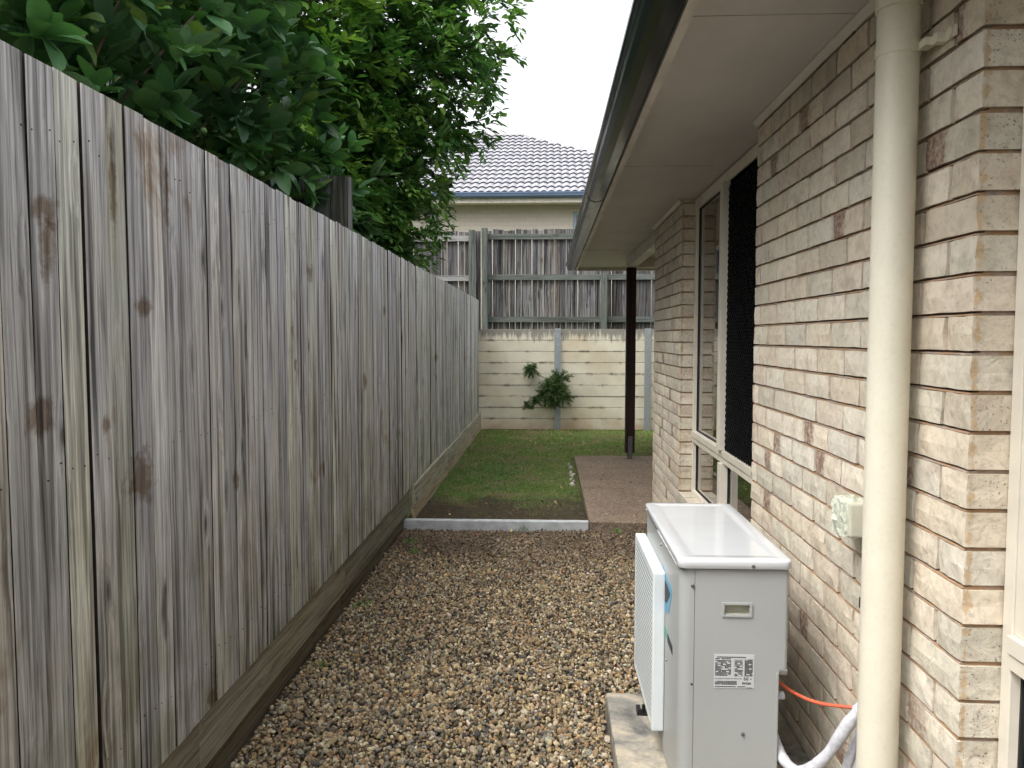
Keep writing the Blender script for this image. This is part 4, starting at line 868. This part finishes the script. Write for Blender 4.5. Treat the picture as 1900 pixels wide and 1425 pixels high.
for (c, r) in blobs1:
    n = int(190 * r ** 1.8) + 16
    for _ in range(n):
        d = NP.normal(size=3); d /= np.linalg.norm(d); rr = r * NP.uniform(.5, 1.05); p = np.array(c) + d * rr
        if p[0] > -1.08 - (.10 if p[2] < 2.2 else 0): p[0] = -1.2 - NP.uniform(0, .2)
        if p[2] < 1.7 : continue
        out = d + np.array((.25, -.25, .35)); out /= np.linalg.norm(out); tips1.append(p); k = NP.integers(5, 9); bc = DARK[NP.integers(4)]
        young = NP.random() < .10
        for q in range(k):
            a = q * 2.4 + NP.uniform(-.3, .3); sidev = np.cross(out, (0, 0, 1.)); sidev /= np.linalg.norm(sidev) + 1e-9; s2 = np.cross(sidev, out)
            spread = NP.uniform(.5, 1.5); dv = out + spread * (math.cos(a) * sidev + math.sin(a) * s2); ln = NP.uniform(.10, .185)
            pos = p - out * NP.uniform(0, .07)
            ex = (pos + dv / np.linalg.norm(dv) * ln)
            if ex[0] > -1.07 and pos[2] < 2.2: continue
            col = (LIGHT[NP.integers(2)] if (young and q < 3) else bc) * NP.uniform(.75, 1.3); lp = math.dist(pos, (0, 0, EYE))
            leaves.append((pos, basis(dv, NP.uniform(-.5, .5)), ln, col, int(NP.integers(4)), 1.0 if pos[0] > c[0] - .1 else .6))
crown(T1, 'crown', leaves, geos1); n1 = len(leaves)
limbs(T1, (-2.7, 3.6, 1.2), [tuple(p * .97 + np.array((-2.6, 3.6, 2.6)) * .03) for p in tips1[::60]], .022)
m = MB(); m.tube(bez([(0, 0, -.05), (.05, .02, .5), (-.04, 0, 1.0), (0, 0, 1.6), (.05, 0, 2.6)], 5), [.12 - .0035 * i for i in range(21)], 12); m.build('trunk', M['bark'], T1)
m = MB()
fruit = [(-1.62, 2.75, 2.62), (-1.50, 3.35, 2.42), (-1.55, 2.55, 2.52), (-1.45, 3.9, 2.35)]
for f in fruit:
    bmf = bmesh.new(); bmesh.ops.create_icosphere(bmf, subdivisions=2, radius=.015); me = bpy.data.meshes.new('fruit'); bmf.to_mesh(me); bmf.free()
    for p_ in me.polygons: p_.use_smooth = True
    if 'fruit' not in M: M['fruit'] = plain('green_fruit', (.09, .17, .05), .4, .4)
    me.materials.append(M['fruit']); link('fruit', me, T1, (f[0] + 2.7, f[1] - 3.6, f[2]))

# --- tree two: feathery sprays of small bright leaflets, overhanging further along
T2 = thing('feathery_tree', 'tall bright green tree with small leaflets overhanging the fence towards the rear', 'tree', (-3.4, 7.6, 0))
geos2 = [leaf_geo(1, .44, .2, .12, 3, 1.1), leaf_geo(1, .40, .35, .25, 3, 1.1), leaf_geo(1, .50, .1, 0, 3, 1.15)]
E_ = EYE
blobs2 = [((-1.70, 8.0, 3.45 + E_), 1.30), ((-1.62, 8.2, 2.35 + E_), .98), ((-1.85, 8.0, 1.55 + E_), .78), ((-1.78, 7.7, 1.02 + E_), .52), ((-2.1, 7.1, .95 + E_), .5), ((-1.75, 8.2, 1.25 + E_), .6), ((-2.5, 6.6, 2.1 + E_), 1.15), ((-2.3, 6.4, 1.1 + E_), .75), ((-3.2, 6.6, 1.2 + E_), 1.1),
          ((-1.6, 8.4, 4.8 + E_), 1.3), ((-2.9, 6.2, 3.4 + E_), 1.5), ((-3.6, 8.2, 2.8 + E_), 1.9), ((-3.9, 8.5, 4.6 + E_), 1.9), ((-2.6, 9.3, 2.2 + E_), 1.1), ((-2.5, 9.2, .95 + E_), .6), ((-1.35, 7.9, 2.9 + E_), .85), ((-4.6, 6.2, 3.6 + E_), 1.7), ((-2.0, 7.3, 1.5 + E_), .6)]
G2 = np.array([(.038, .105, .028), (.052, .138, .034), (.068, .165, .038), (.092, .20, .046)]); Y2 = np.array([(.13, .25, .05), (.17, .29, .06), (.10, .21, .045)])
leaves = []; tips2 = []
for (c, r) in blobs2:
    n = int(165 * r ** 2) + 34
    for _ in range(n):
        d = NP.normal(size=3); d /= np.linalg.norm(d); inner_ = NP.random() < .45; rr = r * (NP.uniform(.25, .8) if inner_ else NP.uniform(.82, 1.08)); p = np.array(c) + d * rr
        if p[2] < 2.16 and p[0] > -1.25: continue
        if p[2] < 1.9: continue
        out = d + np.array((.3, -.3, -.05)) + NP.normal(size=3) * .35; out /= np.linalg.norm(out); tips2.append(p)
        bright = (not inner_) and NP.random() < .34
        sidev = np.cross(out, (0, 0, 1.)); sidev /= np.linalg.norm(sidev) + 1e-9; L = NP.uniform(.14, .26); npair = NP.integers(3, 5)
        # two or three compound leaves per tip
        for w_ in range(NP.integers(2, 4)):
            ax = out + NP.normal(size=3) * .55; ax /= np.linalg.norm(ax); sv = np.cross(ax, (0, 0, 1.)); sv /= np.linalg.norm(sv) + 1e-9
            base_c = (Y2[NP.integers(3)] if bright else G2[NP.integers(4)]) * (.7 if inner_ else 1.0)  # inner leaves coloured darker to paint shade inside the crown
            for q in range(npair):
                for sgn in (-1, 1):
                    pos = p + ax * L * (q + .4) / npair - np.array((0, 0, .02 * q)); dv = ax * .9 + sgn * sv * NP.uniform(.6, 1.0) + NP.normal(size=3) * .12
                    ln = NP.uniform(.075, .125) * (1.25 if inner_ else (1.0 if r > .6 else .8))
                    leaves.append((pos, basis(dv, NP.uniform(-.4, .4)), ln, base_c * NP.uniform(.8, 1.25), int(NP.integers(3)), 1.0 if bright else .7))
            leaves.append((p + ax * L * .95, basis(ax, 0), NP.uniform(.07, .1), base_c, 0, .9))
leaves = [l for l in leaves if not (l[0][2] < 2.16 and l[0][0] > -1.16)]
crown(T2, 'crown', leaves, geos2); n2 = len(leaves)
limbs(T2, (-3.4, 7.6, 1.6), [tuple(p) for p in tips2[::110]], .03)
m = MB(); m.tube(bez([(0, 0, -.05), (.1, .02, .8), (0, 0, 1.6), (.15, .1, 3.2), (.3, .2, 5)], 5), [.16 - .005 * i for i in range(21)], 12); m.build('trunk', M['bark'], T2)
print('leaves', n1, n2)

# --- plant growing out of the retaining wall
WP = thing('wall_plant', 'dark green ferny plant growing out of the retaining wall beside its steel post', 'plant', (.12, 12.46, .74))
def blades(name, parts, mat):
    """parts: (p0, dir, length, width, color)"""
    V = []; C = []
    for p0, d, L, w, c in parts:
        p0 = np.array(p0); d = np.array(d, float); d /= np.linalg.norm(d); s = np.cross(d, NP.normal(size=3)); s /= np.linalg.norm(s) + 1e-9; mid = p0 + d * L * .5 + np.array((0, 0, .02 * L)); e = p0 + d * L - np.array((0, 0, .12 * L))
        V += [p0, mid - s * w, e, mid + s * w]; C += [c] * 4
    n = len(parts); return npmesh(name, np.array(V), np.arange(n * 4).reshape(n, 4), mat, np.array(C))
def fern(parent, origin, arms, scale, name):
    parts = []
    for _ in range(arms):
        d = NP.normal(size=3); d[1] = -abs(d[1]) * .6; d[0] *= 1.2; d /= np.linalg.norm(d); L = scale * NP.uniform(.6, 1.1)
        for k in range(26):
            u = k / 26; p = np.array(origin) + d * L * u + np.array((0, 0, -.25 * L * u * u)); c = np.array((.055, .105, .030)) * NP.uniform(.4, 1.9) + (np.array((.05, .05, .02)) if NP.random() < .12 else 0)
            for _2 in range(2): parts.append((p, d + NP.normal(size=3) * .7, NP.uniform(.025, .06), .004, c))
    o = link(name, blades(name, parts, M['grass']), parent); o['kind'] = 'stuff'; return o
fern(WP, (-.02, -.04, -.04), 90, .26, 'fronds'); fern(WP, (.08, -.04, .10), 50, .24, 'fronds'); fern(WP, (-.37, -.02, .27), 34, .13, 'fronds')
fern(WP, (-.16, -.04, -.14), 36, .17, 'fronds'); fern(WP, (-.30, -.04, -.25), 14, .12, 'fronds'); fern(WP, (-.45, -.03, -.33), 8, .09, 'fronds'); fern(WP, (.15, -.03, -.16), 24, .18, 'fronds'); fern(WP, (.02, -.03, -.28), 10, .10, 'fronds')
m = MB(); m.tube(bez([(.05, .0, .0), (-.12, -.04, -.12), (-.32, -.06, -.26), (-.54, -.05, -.35)], 6), .006, 6); m.tube(bez([(0, .0, .0), (-.15, -.03, .12), (-.37, -.02, .24)], 6), .006, 6); m.build('stem', M['bark'], WP)

# --- grass
pts_ = NP.uniform((-1.09, 6.1), (3.8, 12.44), (150000, 2)); pts_ = pts_[~((pts_[:, 0] > .31) & (pts_[:, 1] < 9.46))]
nz = np.array([mnoise.noise(Vector((a * 1.6, b_ * 1.6, 0))) + .6 * mnoise.noise(Vector((a * 6, b_ * 6, 5))) for a, b_ in pts_])
dens = np.clip(.16 + (pts_[:, 1] - 6.3) * .36, 0.02, .8) + nz * .75
dens[(pts_[:, 0] < -.95)] -= .3
keep = NP.random(len(pts_)) < dens; pts_ = pts_[keep]; nz = nz[keep]; n = len(pts_)
base_ = np.column_stack([pts_, [lawn_z(a, b_) - .003 for a, b_ in pts_]]); ang = NP.uniform(0, 2 * math.pi, n); L = NP.uniform(.014, .036, n) * np.clip(.7 + .12 * (pts_[:, 1] - 6), .6, 1.3); tl = NP.uniform(.2, 1.2, n)
dirv = np.column_stack([np.cos(ang) * tl, np.sin(ang) * tl, np.ones(n)]); dirv /= np.linalg.norm(dirv, axis=1)[:, None]; a2 = NP.uniform(0, 2 * math.pi, n); sd_ = np.column_stack([np.cos(a2), np.sin(a2), np.zeros(n)]) * NP.uniform(.0018, .0034, n)[:, None]
V = np.stack([base_ - sd_, base_ + sd_, base_ + dirv * L[:, None]], 1).reshape(-1, 3)
gc = np.array([(.125, .23, .045), (.17, .28, .055), (.09, .17, .035), (.25, .30, .085), (.33, .28, .15)])[NP.choice(5, n, p=[.28, .27, .17, .16, .12])] * NP.uniform(.75, 1.3, (n, 1))
dry = ((nz < -.05) & (pts_[:, 1] > 8.8))[:, None]; gc = np.where(dry & (NP.random((n, 1)) < .55), np.array([(.24, .19, .11)]), gc)
tag(link('grass', npmesh('grass', V, np.arange(n * 3).reshape(n, 3), M['grass'], np.repeat(gc, 3, 0))), 'short patchy green grass of the small back lawn', 'grass', kind='stuff')
# clover-like weeds and fallen leaves
def flat_leaves(name, pts3, size, cols):
    n = len(pts3); shp = np.array([(-.5, 0, 0), (0, -.32, .05), (.5, 0, .0), (0, .32, .05)]); Rm = rotmats(n, .25); V = np.einsum('nij,kj->nki', Rm, shp) * size[:, None, None] + pts3[:, None]
    return npmesh(name, V.reshape(-1, 3), np.arange(n * 4).reshape(n, 4), M['grass'], np.repeat(cols, 4, 0))
q = NP.normal(size=(1600, 2)) * (.28, .55) + (-.62, 8.3); q = np.concatenate([q, NP.uniform((-1.05, 6.6), (.25, 11), (900, 2))]); q = q[(q[:, 0] > -1.07) & (q[:, 0] < .3) & (q[:, 1] > 6.3) & (q[:, 1] < 12.3)]
p3 = np.column_stack([q, [lawn_z(a, b_) + .02 for a, b_ in q]]); cc = np.array([(.07, .17, .045), (.10, .21, .06), (.05, .12, .03)])[NP.integers(0, 3, len(q))] * NP.uniform(.8, 1.3, (len(q), 1))
tag(link('weeds', flat_leaves('weeds', p3, NP.uniform(.012, .024, len(q)), cc)), 'small round leaved weeds in the lawn beside the fence', 'weeds', kind='stuff')
q = np.concatenate([NP.normal(size=(170, 2)) * (.35, .10) + (.25, 12.25), NP.uniform((-1.0, 6.2), (.25, 12.3), (130, 2)), NP.normal(size=(90, 2)) * (.5, .5) + (.3, 10.6), NP.uniform((-1.0, 4.6), (.7, 5.95), (110, 2)), NP.uniform((.36, 6.1), (.9, 9.3), (25, 2))])
q = q[(q[:, 1] < 12.42) & (q[:, 0] > -1.07) & ((q[:, 1] < 6.2) | (q[:, 0] < .3) | (q[:, 1] > 9.5) | (q[:, 1] < 9.3))]
zl = [(.022 if b_ < 5.98 else (.074 if (a > .33 and b_ < 9.45) else lawn_z(a, b_) + .018)) for a, b_ in q]; p3 = np.column_stack([q, zl]); cc = np.array([(.20, .10, .05), (.30, .20, .10), (.13, .075, .05), (.42, .34, .16), (.24, .09, .05)])[NP.integers(0, 5, len(q))] * NP.uniform(.7, 1.2, (len(q), 1))
tag(link('fallen_leaves', flat_leaves('fallen_leaves', p3, NP.uniform(.015, .045, len(q)), cc)), 'dry brown fallen leaves scattered over the lawn and gravel', 'leaves', kind='stuff')
# pale stones along the edge of the slab
pp = np.array([(.25 + .03 * R.random(), 7.6 + .11 * i + R.uniform(-.03, .03), .05) for i in range(13)]); cl = np.array([(.40, .37, .32)]) * NP.uniform(.6, 1.2, (13, 1))
tag(link('edge_stones', stones('edge_stones', I2, pp, NP.uniform(.018, .035, 13), cl, 6)), 'pale rubble stones along the patio slab edge', 'stones', kind='stuff')

# a few weed tufts where the gravel meets the fence and kerb
tuft = []
for cx, cy, n_ in ((-1.0, 5.55, 40), (-.93, 5.3, 26), (-1.04, 4.2, 22), (.55, 5.93, 30), (-.2, 5.94, 18), (-1.05, 3.4, 14)):
    for _ in range(n_):
        tuft.append(((cx + R.gauss(0, .03), cy + R.gauss(0, .03), .0), (R.gauss(0, .6), R.gauss(0, .6), 1), R.uniform(.03, .07), .0028, np.array((.13, .22, .05)) * R.uniform(.7, 1.4)))
tag(link('weeds', blades('weeds', tuft, M['grass'])), 'thin green weeds sprouting from the gravel edges', 'weeds', kind='stuff')
